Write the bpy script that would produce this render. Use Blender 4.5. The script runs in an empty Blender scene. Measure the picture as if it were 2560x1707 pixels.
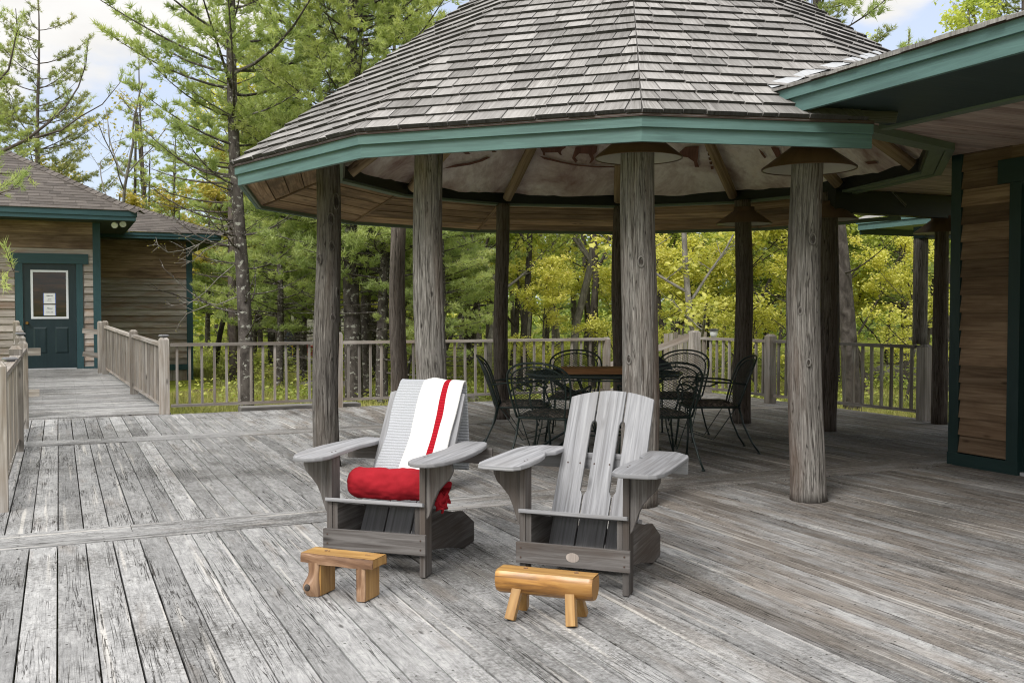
import bpy, math, random
import numpy as np
from mathutils import Vector, Matrix, noise as mnoise
R = math.radians
sin, cos, pi = math.sin, math.cos, math.pi
scene = bpy.context.scene
COL = scene.collection

# ------------------------------------------------------------------ camera
cam_d = bpy.data.cameras.new("camera")
cam = bpy.data.objects.new("camera", cam_d)
COL.objects.link(cam)
cam.location = (0, 0, 1.3)
cam.rotation_euler = (R(90) - .0313, 0, 0)
cam_d.sensor_width = 36
cam_d.lens = 34.67
cam_d.clip_start = .05
cam_d.clip_end = 2000
scene.camera = cam

# ------------------------------------------------------------------ light and sky
SUN_AZ, SUN_EL = 210., 43.          # compass bearing of the sun seen from the deck (0 = +Y, clockwise), elevation
SKY_K, SUN_K, EXPO = .13, 1.15, 1.12
world = bpy.data.worlds.new("World")
scene.world = world
world.use_nodes = True
wn, wl = world.node_tree.nodes, world.node_tree.links
wn.clear()
sky = wn.new('ShaderNodeTexSky')
sky.sky_type = 'NISHITA'
sky.sun_disc = False
sky.sun_elevation = R(SUN_EL)
sky.sun_rotation = R(SUN_AZ)
sky.air_density = .9
sky.dust_density = 1.5
sky.ozone_density = 1.2
bg1 = wn.new('ShaderNodeBackground'); bg1.inputs[1].default_value = SKY_K
hs = wn.new('ShaderNodeMixRGB'); hs.blend_type = 'MIX'; hs.inputs[0].default_value = .78
hs.inputs[2].default_value = (2.5, 2.7, 3.2, 1)        # thin high veil of cloud over the blue
wl.new(sky.outputs[0], hs.inputs[1]); wl.new(hs.outputs[0], bg1.inputs[0])
bg2 = wn.new('ShaderNodeBackground'); bg2.inputs[0].default_value = (1, .985, .96, 1); bg2.inputs[1].default_value = .90
tc = wn.new('ShaderNodeTexCoord')
nz = wn.new('ShaderNodeTexNoise'); nz.inputs['Scale'].default_value = 5.2; nz.inputs['Detail'].default_value = 7; nz.inputs['Roughness'].default_value = .58
mp = wn.new('ShaderNodeMapping'); mp.inputs['Scale'].default_value = (1, 1, 2.4); mp.inputs['Location'].default_value = (.3, .1, 0)
wl.new(tc.outputs['Generated'], mp.inputs[0]); wl.new(mp.outputs[0], nz.inputs['Vector'])
def wmath(op, a, b=None):
    n = wn.new('ShaderNodeMath'); n.operation = op
    for i, v in enumerate((a, b)):
        if v is None: continue
        if isinstance(v, (int, float)): n.inputs[i].default_value = v
        else: wl.new(v, n.inputs[i])
    return n.outputs[0]
def blob(d, inner, outer):
    dv = Vector(d).normalized()
    dp = wn.new('ShaderNodeVectorMath'); dp.operation = 'DOT_PRODUCT'
    wl.new(tc.outputs['Generated'], dp.inputs[0]); dp.inputs[1].default_value = dv
    mr = wn.new('ShaderNodeMapRange'); mr.inputs[1].default_value = cos(R(outer)); mr.inputs[2].default_value = cos(R(inner))
    wl.new(dp.outputs['Value'], mr.inputs[0])
    return mr.outputs[0]
b = blob((-.44, 1, .37), 3, 10)
b = wmath('MAXIMUM', b, blob((-.30, 1, .305), .5, 4.5))
b = wmath('MAXIMUM', b, blob((-.62, 1, .33), 3, 10))
b = wmath('MAXIMUM', b, blob((.37, 1, .35), .5, 4.))
b = wmath('MAXIMUM', b, wmath('MULTIPLY', blob((0, .1, 1), 35, 62), 1.25))  # cloud cover out of view overhead, added to whiten the fill light
b = wmath('MAXIMUM', b, wmath('MULTIPLY', blob((-.1, -1, .3), 60, 100), 1.25))  # unseen cloud bank behind the camera, added for the same neutral fill
s = wmath('ADD', wmath('MULTIPLY', b, .62), wmath('MULTIPLY', nz.outputs[0], .9))
mr = wn.new('ShaderNodeMapRange'); mr.interpolation_type = 'SMOOTHSTEP'
mr.inputs[1].default_value = .70; mr.inputs[2].default_value = .92
wl.new(s, mr.inputs[0])
sx = wn.new('ShaderNodeSeparateXYZ'); wl.new(tc.outputs['Generated'], sx.inputs[0])
el = wn.new('ShaderNodeMapRange'); el.inputs[1].default_value = .33; el.inputs[2].default_value = .60; el.inputs[3].default_value = .50; el.inputs[4].default_value = 1.0
wl.new(sx.outputs[2], el.inputs[0])
n2 = wn.new('ShaderNodeTexNoise'); n2.inputs['Scale'].default_value = 9; n2.inputs['Detail'].default_value = 5; wl.new(mp.outputs[0], n2.inputs['Vector'])
wl.new(wmath('MULTIPLY', el.outputs[0], wmath('ADD', .72, wmath('MULTIPLY', n2.outputs[0], .36))), bg2.inputs[1])
mix = wn.new('ShaderNodeMixShader')
wl.new(mr.outputs[0], mix.inputs[0]); wl.new(bg1.outputs[0], mix.inputs[1]); wl.new(bg2.outputs[0], mix.inputs[2])
wo = wn.new('ShaderNodeOutputWorld'); wl.new(mix.outputs[0], wo.inputs[0])

sun_d = bpy.data.lights.new("sun", 'SUN')
sun_d.energy = SUN_K
sun_d.angle = R(22)
sun_d.color = (1, .955, .89)
sun = bpy.data.objects.new("sun", sun_d)
COL.objects.link(sun)
sd = Vector((sin(R(SUN_AZ)) * cos(R(SUN_EL)), cos(R(SUN_AZ)) * cos(R(SUN_EL)), sin(R(SUN_EL))))
sun.rotation_euler = sd.to_track_quat('Z', 'Y').to_euler()
scene.view_settings.view_transform = 'Standard'
scene.view_settings.look = 'None'
scene.view_settings.exposure = EXPO
scene.view_settings.gamma = 1
scene.cycles.use_denoising = True
scene.cycles.filter_width = 1.1
scene.cycles.max_bounces = 8
scene.cycles.transparent_max_bounces = 6

# ------------------------------------------------------------------ the plan's own axes
AZ = R(-24.7)                         # the deck boards run this way
UX, UY = sin(AZ), cos(AZ)             # u: along the boards, away from the camera
VX, VY = cos(AZ), -sin(AZ)            # v: across the boards, to the right
def W(v, u, z=0.): return Vector((v * VX + u * UX, v * VY + u * UY, z))

# ------------------------------------------------------------------ materials
MATS = {}
def newmat(name, rough=.8, spec=.25):
    m = bpy.data.materials.new(name); m.use_nodes = True
    nt = m.node_tree; N, L = nt.nodes, nt.links
    p = N['Principled BSDF']; p.inputs['Roughness'].default_value = rough
    p.inputs['Specular IOR Level'].default_value = spec
    MATS[name] = m
    return m, N, L, p
def nd(N, t, **kw):
    n = N.new(t)
    for k, v in kw.items():
        if k in n.inputs: n.inputs[k].default_value = v
        else: setattr(n, k, v)
    return n
def ramp(N, L, src, stops, interp='LINEAR'):
    r = N.new('ShaderNodeValToRGB'); cr = r.color_ramp; cr.interpolation = interp
    while len(cr.elements) < len(stops): cr.elements.new(.5)
    for e, (p, c) in zip(cr.elements, stops):
        e.position = p; e.color = (*c, 1) if len(c) == 3 else c
    L.new(src, r.inputs[0]); return r.outputs[0]
def mixc(N, L, fac, a, b, mode='MIX'):
    m = N.new('ShaderNodeMixRGB'); m.blend_type = mode
    for i, v in ((0, fac), (1, a), (2, b)):
        if isinstance(v, (int, float)): m.inputs[i].default_value = v
        elif isinstance(v, tuple): m.inputs[i].default_value = (*v, 1)
        else: L.new(v, m.inputs[i])
    return m.outputs[0]
def math_(N, L, op, a, b=0.):
    m = N.new('ShaderNodeMath'); m.operation = op
    for i, v in ((0, a), (1, b)):
        if isinstance(v, (int, float)): m.inputs[i].default_value = v
        else: L.new(v, m.inputs[i])
    return m.outputs[0]
def mapped(N, L, kind, scale, rot=(0, 0, 0)):
    t = N.new('ShaderNodeTexCoord'); mp = N.new('ShaderNodeMapping')
    mp.inputs['Scale'].default_value = scale; mp.inputs['Rotation'].default_value = rot
    L.new(t.outputs[kind], mp.inputs[0]); return mp.outputs[0]
def noise(N, L, vec, scale=1., detail=4., rough=.55, dist=0.):
    n = nd(N, 'ShaderNodeTexNoise', Scale=scale, Detail=detail, Roughness=rough, Distortion=dist)
    L.new(vec, n.inputs['Vector']); return n.outputs[0]
def bump(N, L, h, p, strength=.3, dist=.01):
    b = nd(N, 'ShaderNodeBump', Strength=strength, Distance=dist); L.new(h, b.inputs['Height']); L.new(b.outputs[0], p.inputs['Normal'])
def rnd_attr(N):
    a = N.new('ShaderNodeAttribute'); a.attribute_name = 'rnd'; return a.outputs['Fac']

def wood_mat(name, lo, mid, hi, stain=None, knots=True, rough=.85, spec=.15, var=.5, gx=34, gy=1.6, bstr=.35, coat=0.):
    """wood with the grain along UV y; one random tone per board (face attribute rnd)"""
    m, N, L, p = newmat(name, rough, spec)
    uv = mapped(N, L, 'UV', (gx, gy, 1))
    r = rnd_attr(N)
    add = N.new('ShaderNodeVectorMath'); add.operation = 'ADD'
    sc = N.new('ShaderNodeVectorMath'); sc.operation = 'SCALE'; sc.inputs[0].default_value = (13, 31, 7)
    L.new(r, sc.inputs['Scale']); L.new(uv, add.inputs[0]); L.new(sc.outputs[0], add.inputs[1])
    g = noise(N, L, add.outputs[0], 1, 6, .62, .8)
    c = ramp(N, L, g, [(.28, lo), (.5, mid), (.72, hi)])
    if knots:
        uk = mapped(N, L, 'UV', (7.5, 2.3, 1))
        ad2 = N.new('ShaderNodeVectorMath'); ad2.operation = 'ADD'; L.new(uk, ad2.inputs[0]); L.new(sc.outputs[0], ad2.inputs[1])
        vo = nd(N, 'ShaderNodeTexVoronoi', Scale=1.); L.new(ad2.outputs[0], vo.inputs['Vector'])
        k = ramp(N, L, vo.outputs['Distance'], [(.03, (1, 1, 1)), (.12, (0, 0, 0))])
        c = mixc(N, L, math_(N, L, 'MULTIPLY', k, .75), c, tuple(x * .35 for x in lo))
    if stain:
        us = mapped(N, L, 'UV', (5, 1.4, 1))
        ad3 = N.new('ShaderNodeVectorMath'); ad3.operation = 'ADD'; L.new(us, ad3.inputs[0]); L.new(sc.outputs[0], ad3.inputs[1])
        sn = noise(N, L, ad3.outputs[0], 1, 4, .6)
        f = ramp(N, L, sn, [(.45, (0, 0, 0)), (.68, (1, 1, 1))])
        c = mixc(N, L, math_(N, L, 'MULTIPLY', f, .7), c, stain)
    tone = nd(N, 'ShaderNodeMapRange'); tone.inputs[3].default_value = 1 - var; tone.inputs[4].default_value = 1 + var * .75
    L.new(r, tone.inputs[0])
    tf = math_(N, L, 'MULTIPLY', tone.outputs[0], math_(N, L, 'ADD', .24, math_(N, L, 'MULTIPLY', math_(N, L, 'GREATER_THAN', r, -.5), .76)))   # rnd below 0 marks weathered shake butts, with course shadow lines painted in
    v = N.new('ShaderNodeVectorMath'); v.operation = 'SCALE'; L.new(c, v.inputs[0]); L.new(tf, v.inputs['Scale'])
    L.new(v.outputs[0], p.inputs['Base Color'])
    bump(N, L, g, p, bstr, .006)
    if coat: p.inputs['Coat Weight'].default_value = coat; p.inputs['Coat Roughness'].default_value = .25
    return m

wood_mat('grey_wood', (.14, .135, .13), (.30, .29, .285), (.46, .45, .44), stain=(.20, .185, .165), var=.3)
wood_mat('rail_wood', (0.140, 0.126, 0.112), (0.288, 0.265, 0.242), (0.446, 0.423, 0.400), stain=(0.223, 0.177, 0.135), var=.35)
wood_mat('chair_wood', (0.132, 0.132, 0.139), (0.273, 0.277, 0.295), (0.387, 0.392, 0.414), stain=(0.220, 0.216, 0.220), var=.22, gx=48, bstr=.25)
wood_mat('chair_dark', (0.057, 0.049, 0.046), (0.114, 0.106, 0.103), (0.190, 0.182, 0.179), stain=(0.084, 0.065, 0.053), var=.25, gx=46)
wood_mat('siding_grey', (0.195, 0.173, 0.158), (0.360, 0.323, 0.300), (0.540, 0.503, 0.480), stain=(0.255, 0.150, 0.090), var=.3, gy=1.2)
wood_mat('siding_brown', (0.138, 0.092, 0.063), (0.287, 0.201, 0.144), (0.414, 0.310, 0.230), stain=(0.098, 0.063, 0.046), var=.4, gy=1.2)
wood_mat('cedar_siding', (0.108, 0.070, 0.045), (0.225, 0.153, 0.099), (0.333, 0.243, 0.167), stain=(0.117, 0.072, 0.045), var=.45, gy=1.2)
wood_mat('soffit_wood', (.15, .095, .05), (.36, .24, .14), (.55, .41, .26), stain=(.11, .08, .055), var=.45, gy=1.)
wood_mat('porch_ceiling_wood', (0.230, 0.161, 0.138), (0.437, 0.333, 0.299), (0.621, 0.506, 0.471), stain=(0.529, 0.460, 0.425), var=.2, gx=26, gy=1.)
wood_mat('log_rafter_wood', (.20, .14, .075), (.34, .25, .15), (.46, .36, .24), var=.25, gy=1.2)
wood_mat('varnished_pine', (0.198, 0.099, 0.029), (0.396, 0.221, 0.068), (0.558, 0.360, 0.140), stain=(0.270, 0.149, 0.054), knots=True, rough=.42, spec=.4, var=.15, gx=34, gy=2.2, bstr=.12, coat=.15)
wood_mat('bark_edge', (.075, .035, .018), (.22, .12, .065), (.42, .27, .17), stain=(.13, .07, .045), rough=.55, spec=.35, var=.2, gx=30, gy=5, bstr=.5, coat=.15)
wood_mat('peeled_log', (0.112, 0.047, 0.015), (0.396, 0.189, 0.043), (0.585, 0.327, 0.095), stain=(0.206, 0.095, 0.030), knots=True, rough=.35, spec=.5, var=.1, gx=30, gy=4, bstr=.15, coat=.3)
wood_mat('tray_wood', (.12, .055, .022), (.25, .12, .05), (.36, .19, .09), knots=False, var=.1, rough=.6)
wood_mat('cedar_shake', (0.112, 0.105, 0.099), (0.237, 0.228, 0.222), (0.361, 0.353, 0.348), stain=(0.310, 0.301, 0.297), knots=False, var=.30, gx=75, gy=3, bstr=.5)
wood_mat('asphalt_shingle', (0.084, 0.074, 0.068), (0.120, 0.106, 0.099), (0.160, 0.142, 0.134), knots=False, var=.28, gx=60, gy=60, bstr=.3)

def paint_mat(name, c, rough=.5, grain=.25, var=.12, spec=.35):
    m, N, L, p = newmat(name, rough, spec)
    uv = mapped(N, L, 'UV', (30, 1.6, 1)); g = noise(N, L, uv, 1, 5, .6, 1.)
    g2 = noise(N, L, mapped(N, L, 'UV', (6, 2, 1)), 1, 4, .6)
    cc = mixc(N, L, ramp(N, L, g, [(.35, (0, 0, 0)), (.75, (1, 1, 1))]), tuple(x * (1 - var) for x in c), tuple(x * (1 + var) for x in c))
    cc = mixc(N, L, math_(N, L, 'MULTIPLY', ramp(N, L, g2, [(.5, (0, 0, 0)), (.8, (1, 1, 1))]), .35), cc, tuple(min(1, x * 1.35 + .02) for x in c))
    L.new(cc, p.inputs['Base Color']); bump(N, L, g, p, grain, .005)
    return m
paint_mat('teal_paint', (.088, .165, .157), var=.22)
paint_mat('dark_teal_paint', (.011, .031, .030), rough=.45)
paint_mat('black_paint', (.007, .010, .010), rough=.5)
paint_mat('trim_blue_paint', (.026, .072, .085), rough=.5)
paint_mat('door_paint', (.014, .030, .036), rough=.35, grain=.05)
paint_mat('sage_paint', (.13, .17, .13), rough=.6)
paint_mat('brown_drip_edge', (.055, .034, .028), rough=.5)
paint_mat('white_frame', (.62, .65, .70), rough=.4, grain=.03, var=.03)
paint_mat('dark_soffit_paint', (.030, .050, .050), rough=.6)
paint_mat('bronze_metal', (.105, .066, .042), rough=.45, grain=.02)
paint_mat('shade_lining', (.46, .44, .37), rough=.6, grain=.02, var=.04)
paint_mat('iron_green', (.010, .022, .020), rough=.4, grain=.02, spec=.5)
paint_mat('galvanised', (.36, .375, .40), rough=.45, grain=.1, spec=.5)
paint_mat('black_plastic', (.02, .022, .025), rough=.35, grain=0)
paint_mat('cap_grey', (.16, .16, .17), rough=.4, grain=0)
paint_mat('brass', (.30, .17, .05), rough=.3, grain=0)
MATS['brass'].node_tree.nodes['Principled BSDF'].inputs['Metallic'].default_value = .8
paint_mat('frosted', (.72, .76, .75), rough=.3, grain=0)
paint_mat('red_plastic', (.45, .035, .025), rough=.4, grain=0)
paint_mat('yellow_plastic', (.60, .38, .03), rough=.4, grain=0)
paint_mat('dark_tarp', (.03, .035, .045), rough=.6, grain=.1)
paint_mat('white_tarp', (.72, .70, .68), rough=.7, grain=.1)
paint_mat('pale_knot', (.38, .33, .30), rough=.85, grain=.3, var=.25)
paint_mat('rust', (.07, .045, .035), rough=.8)
def end_grain():
    m, N, L, p = newmat('end_grain', .55, .3)
    t = N.new('ShaderNodeTexCoord'); v = N.new('ShaderNodeVectorMath'); v.operation = 'DISTANCE'; v.inputs[1].default_value = (.012, .150, 0); L.new(t.outputs['UV'], v.inputs[0])
    g = noise(N, L, mapped(N, L, 'UV', (60, 60, 1)), 1, 4, .6)
    w = math_(N, L, 'SINE', math_(N, L, 'ADD', math_(N, L, 'MULTIPLY', v.outputs['Value'], 1500.), math_(N, L, 'MULTIPLY', g, 5.)))
    L.new(ramp(N, L, math_(N, L, 'MULTIPLY', math_(N, L, 'ADD', w, 1.), .5), [(.2, (.20, .095, .03)), (.8, (.42, .23, .075))]), p.inputs['Base Color'])
end_grain()
paint_mat('paper', (.66, .68, .70), rough=.9, grain=0, var=.02)
paint_mat('ink', (.10, .11, .13), rough=.9, grain=0)
paint_mat('blue_tape', (.05, .11, .42), rough=.6, grain=0)
paint_mat('dead_leaf', (.14, .06, .025), rough=.8)

def glass_dark():
    m, N, L, p = newmat('dark_glass', .08, .6)
    g = noise(N, L, mapped(N, L, 'Object', (1, 1, 6)), 2.2, 3, .5)
    L.new(ramp(N, L, g, [(.35, (.008, .007, .006)), (.6, (.035, .018, .010)), (.8, (.06, .03, .015))]), p.inputs['Base Color'])
glass_dark()

def log_mat(name, lo, mid, hi, warm):
    m, N, L, p = newmat(name, .9, .1)
    uv = mapped(N, L, 'UV', (1, 1, 1))
    g = noise(N, L, mapped(N, L, 'UV', (85, 4.0, 1)), 1, 8, .75, 1.0)
    g2 = noise(N, L, mapped(N, L, 'UV', (5, .7, 1)), 1, 4, .55)
    c = ramp(N, L, g, [(.34, lo), (.48, mid), (.66, hi)])
    fs = noise(N, L, mapped(N, L, 'UV', (30, 1.1, 1)), 1, 3, .6, .8)
    c = mixc(N, L, ramp(N, L, math_(N, L, 'ABSOLUTE', math_(N, L, 'SUBTRACT', fs, .5)), [(.006, (.8, .8, .8)), (.022, (0, 0, 0))]), c, tuple(x * .45 for x in lo))
    c = mixc(N, L, math_(N, L, 'MULTIPLY', ramp(N, L, g2, [(.48, (0, 0, 0)), (.70, (1, 1, 1))]), .65), c, warm)
    vo = nd(N, 'ShaderNodeTexVoronoi', Scale=1.); L.new(mapped(N, L, 'UV', (6, 3.0, 1)), vo.inputs['Vector'])
    k = ramp(N, L, vo.outputs['Distance'], [(.03, (1, 1, 1)), (.075, (0, 0, 0))])
    c = mixc(N, L, math_(N, L, 'MULTIPLY', k, .8), c, tuple(x * .4 for x in lo))
    L.new(c, p.inputs['Base Color'])
    h = math_(N, L, 'SUBTRACT', g, math_(N, L, 'MULTIPLY', k, .5))
    bump(N, L, h, p, 1., .02)
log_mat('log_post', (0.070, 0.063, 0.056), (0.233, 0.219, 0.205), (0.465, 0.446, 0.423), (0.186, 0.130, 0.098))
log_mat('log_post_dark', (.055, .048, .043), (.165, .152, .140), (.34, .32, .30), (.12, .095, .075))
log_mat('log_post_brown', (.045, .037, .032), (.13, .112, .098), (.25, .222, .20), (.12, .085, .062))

def bark_mat(name, lo, mid, hi, lichen=None):
    m, N, L, p = newmat(name, .95, .1)
    g = noise(N, L, mapped(N, L, 'UV', (14, 5, 1)), 1, 6, .65, .8)
    c = ramp(N, L, g, [(.3, lo), (.5, mid), (.75, hi)])
    if lichen:
        g2 = noise(N, L, mapped(N, L, 'UV', (16, 14, 1)), 1, 3, .6)
        c = mixc(N, L, ramp(N, L, g2, [(.58, (0, 0, 0)), (.64, (1, 1, 1))]), c, lichen)
    L.new(c, p.inputs['Base Color']); bump(N, L, g, p, .8, .02)
bark_mat('pine_bark', (.035, .028, .026), (.105, .088, .080), (.19, .165, .15))
bark_mat('lichen_bark', (.03, .026, .024), (.085, .075, .070), (.16, .145, .135), lichen=(.34, .34, .31))
bark_mat('dark_bark', (.03, .026, .023), (.075, .066, .060), (.145, .13, .12))
bark_mat('pale_bark', (.12, .11, .10), (.22, .205, .19), (.36, .34, .32))

def leaf_mat(name, stops, trans=.5, rough=.6):
    m = bpy.data.materials.new(name); m.use_nodes = True; MATS[name] = m
    N, L = m.node_tree.nodes, m.node_tree.links
    N.clear()
    c = ramp(N, L, rnd_attr(N), stops)
    d = nd(N, 'ShaderNodeBsdfPrincipled', Roughness=rough); d.inputs['Specular IOR Level'].default_value = .2
    t = N.new('ShaderNodeBsdfTranslucent')
    L.new(c, d.inputs['Base Color'])
    tcol = mixc(N, L, 1., c, (1., 1.05, .6), 'MULTIPLY'); L.new(tcol, t.inputs[0])
    mx = N.new('ShaderNodeMixShader'); mx.inputs[0].default_value = trans
    L.new(d.outputs[0], mx.inputs[1]); L.new(t.outputs[0], mx.inputs[2])
    o = N.new('ShaderNodeOutputMaterial'); L.new(mx.outputs[0], o.inputs[0])
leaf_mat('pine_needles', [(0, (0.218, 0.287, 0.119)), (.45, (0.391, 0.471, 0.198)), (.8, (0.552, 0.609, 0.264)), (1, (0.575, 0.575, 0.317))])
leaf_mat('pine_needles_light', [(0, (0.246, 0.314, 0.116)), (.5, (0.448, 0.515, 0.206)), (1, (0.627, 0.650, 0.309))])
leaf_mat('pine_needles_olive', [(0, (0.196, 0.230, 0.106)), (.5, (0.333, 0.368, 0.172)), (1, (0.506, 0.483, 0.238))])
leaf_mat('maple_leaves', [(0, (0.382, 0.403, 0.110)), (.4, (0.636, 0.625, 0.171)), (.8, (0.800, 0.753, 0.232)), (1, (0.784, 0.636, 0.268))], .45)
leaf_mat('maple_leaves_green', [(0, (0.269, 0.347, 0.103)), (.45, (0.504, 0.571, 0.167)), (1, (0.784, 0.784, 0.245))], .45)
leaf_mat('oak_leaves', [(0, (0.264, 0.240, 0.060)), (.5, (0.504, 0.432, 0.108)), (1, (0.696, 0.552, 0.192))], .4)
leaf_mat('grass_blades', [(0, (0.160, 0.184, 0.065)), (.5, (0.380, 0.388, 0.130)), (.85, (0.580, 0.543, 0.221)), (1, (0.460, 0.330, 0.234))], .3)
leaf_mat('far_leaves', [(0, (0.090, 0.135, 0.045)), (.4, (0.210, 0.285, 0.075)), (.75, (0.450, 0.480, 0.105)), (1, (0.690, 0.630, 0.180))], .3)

def ground_mat():
    m, N, L, p = newmat('forest_floor', .95, .05)
    o = mapped(N, L, 'Object', (1, 1, 1))
    g = noise(N, L, o, .55, 5, .6); g2 = noise(N, L, o, 7, 6, .7)
    c = ramp(N, L, g2, [(.25, (.09, .11, .02)), (.5, (.24, .28, .045)), (.75, (.42, .42, .08))])
    dirt = ramp(N, L, g2, [(.3, (.06, .045, .03)), (.7, (.20, .15, .10))])
    c = mixc(N, L, ramp(N, L, g, [(.52, (0, 0, 0)), (.66, (1, 1, 1))]), c, dirt)
    L.new(c, p.inputs['Base Color']); bump(N, L, g2, p, .7, .06)
ground_mat()
def rock_mat():
    m, N, L, p = newmat('rock', .9, .2)
    g = noise(N, L, mapped(N, L, 'Object', (1, 1, 1)), 5, 7, .65)
    L.new(ramp(N, L, g, [(.3, (.07, .065, .06)), (.55, (.22, .20, .19)), (.75, (.42, .40, .38))]), p.inputs['Base Color']); bump(N, L, g, p, .7, .05)
rock_mat()

def deck_mat(name, rot, across='X'):
    """bleached, lichen-spotted boards; the strip sheltered by the roofs has kept more of its brown"""
    m, N, L, p = newmat(name, .88, .18)
    tco = N.new('ShaderNodeTexCoord')
    mr = nd(N, 'ShaderNodeMapping'); mr.inputs['Rotation'].default_value = (0, 0, rot); L.new(tco.outputs['Object'], mr.inputs[0])
    r = rnd_attr(N)
    sc = N.new('ShaderNodeVectorMath'); sc.operation = 'SCALE'; sc.inputs[0].default_value = (3, 17, 5); L.new(r, sc.inputs['Scale'])
    ad = N.new('ShaderNodeVectorMath'); ad.operation = 'ADD'; L.new(mr.outputs[0], ad.inputs[0]); L.new(sc.outputs[0], ad.inputs[1])
    def mpd(s):
        q = nd(N, 'ShaderNodeMapping'); q.inputs['Scale'].default_value = s; L.new(ad.outputs[0], q.inputs[0]); return q.outputs[0]
    grain = noise(N, L, mpd((95, 4.5, 1)), 1, 8, .74, 1.2)
    mott = noise(N, L, mpd((22, 7.5, 1)), 1, 8, .74, .8)
    spots = noise(N, L, mr.outputs[0], 46, 6, .8)
    big = noise(N, L, mr.outputs[0], .7, 5, .65)
    mid = noise(N, L, mpd((5.5, 1.0, 1)), 1, 4, .6, .3)
    c = ramp(N, L, mott, [(.30, (.22, .22, .22)), (.43, (.33, .33, .333)), (.53, (.40, .40, .403)), (.70, (.54, .54, .54))])
    g = ramp(N, L, grain, [(.33, (.55, .55, .55)), (.47, (.94, .94, .94)), (.68, (1.16, 1.16, 1.16))])
    c = mixc(N, L, .9, c, g, 'MULTIPLY')
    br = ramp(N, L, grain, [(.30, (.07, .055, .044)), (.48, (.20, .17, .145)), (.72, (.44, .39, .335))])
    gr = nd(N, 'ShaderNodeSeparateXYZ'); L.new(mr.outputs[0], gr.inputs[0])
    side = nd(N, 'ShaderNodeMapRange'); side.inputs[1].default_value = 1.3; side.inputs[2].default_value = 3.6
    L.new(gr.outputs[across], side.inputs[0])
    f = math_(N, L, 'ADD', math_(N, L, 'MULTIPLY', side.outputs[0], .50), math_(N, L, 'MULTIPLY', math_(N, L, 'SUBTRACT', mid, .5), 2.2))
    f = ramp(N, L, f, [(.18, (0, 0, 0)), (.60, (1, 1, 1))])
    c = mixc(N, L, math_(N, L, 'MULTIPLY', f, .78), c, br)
    # bright scoured streaks along some boards
    st = noise(N, L, mpd((26, .5, 1)), 1, 3, .5)
    c = mixc(N, L, math_(N, L, 'MULTIPLY', ramp(N, L, st, [(.61, (0, 0, 0)), (.68, (1, 1, 1))]), .7), c, (.68, .655, .62))
    # mould and lichen in small dark flecks, thicker in places
    mo = math_(N, L, 'ADD', math_(N, L, 'MULTIPLY', big, .55), math_(N, L, 'MULTIPLY', spots, .5))
    c = mixc(N, L, math_(N, L, 'MULTIPLY', ramp(N, L, mo, [(.53, (0, 0, 0)), (.60, (1, 1, 1))]), .6), c, (.10, .097, .09))
    lt = math_(N, L, 'SUBTRACT', 1., spots)
    c = mixc(N, L, math_(N, L, 'MULTIPLY', ramp(N, L, lt, [(.60, (0, 0, 0)), (.68, (1, 1, 1))]), .45), c, (.72, .72, .69))
    # drying cracks, knots, nail heads over the joists
    cr = noise(N, L, mpd((34, .8, 1)), 1, 3, .55, 1.6)
    crk = ramp(N, L, math_(N, L, 'ABSOLUTE', math_(N, L, 'SUBTRACT', cr, .5)), [(.005, (1, 1, 1)), (.018, (0, 0, 0))])
    big2 = ramp(N, L, noise(N, L, mpd((7, 1.1, 1)), 1, 2, .5), [(.46, (0, 0, 0)), (.54, (1, 1, 1))])
    crk = math_(N, L, 'MULTIPLY', crk, big2)
    vo = nd(N, 'ShaderNodeTexVoronoi', Scale=1.); L.new(mpd((8.5, 2.6, 1)), vo.inputs['Vector'])
    k = ramp(N, L, vo.outputs['Distance'], [(.04, (1, 1, 1)), (.09, (0, 0, 0))])
    fu = math_(N, L, 'MULTIPLY', math_(N, L, 'ABSOLUTE', math_(N, L, 'SUBTRACT', math_(N, L, 'FRACT', math_(N, L, 'DIVIDE', gr.outputs['Y'], .44)), .5)), .44)
    fv = math_(N, L, 'FRACT', math_(N, L, 'DIVIDE', math_(N, L, 'SUBTRACT', gr.outputs['X'], -.019), .141))
    fv = math_(N, L, 'MULTIPLY', math_(N, L, 'ABSOLUTE', math_(N, L, 'SUBTRACT', math_(N, L, 'ABSOLUTE', math_(N, L, 'SUBTRACT', fv, .5)), .27)), .141)
    nail = math_(N, L, 'LESS_THAN', math_(N, L, 'MAXIMUM', fu, fv), .0045)
    kf = math_(N, L, 'MAXIMUM', math_(N, L, 'MAXIMUM', crk, nail), math_(N, L, 'MULTIPLY', k, .8))
    c = mixc(N, L, math_(N, L, 'MULTIPLY', kf, .88), c, (.03, .026, .022))
    tone = nd(N, 'ShaderNodeMapRange'); tone.inputs[3].default_value = .66; tone.inputs[4].default_value = 1.06
    L.new(r, tone.inputs[0])
    v = N.new('ShaderNodeVectorMath'); v.operation = 'SCALE'; L.new(c, v.inputs[0]); L.new(tone.outputs[0], v.inputs['Scale'])
    L.new(v.outputs[0], p.inputs['Base Color'])
    h = math_(N, L, 'SUBTRACT', math_(N, L, 'ADD', grain, math_(N, L, 'MULTIPLY', mott, .4)), math_(N, L, 'MULTIPLY', kf, .8))
    bump(N, L, h, p, .7, .006)
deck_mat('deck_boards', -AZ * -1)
deck_mat('walkway_boards', AZ + R(90), 'Y')

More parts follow.
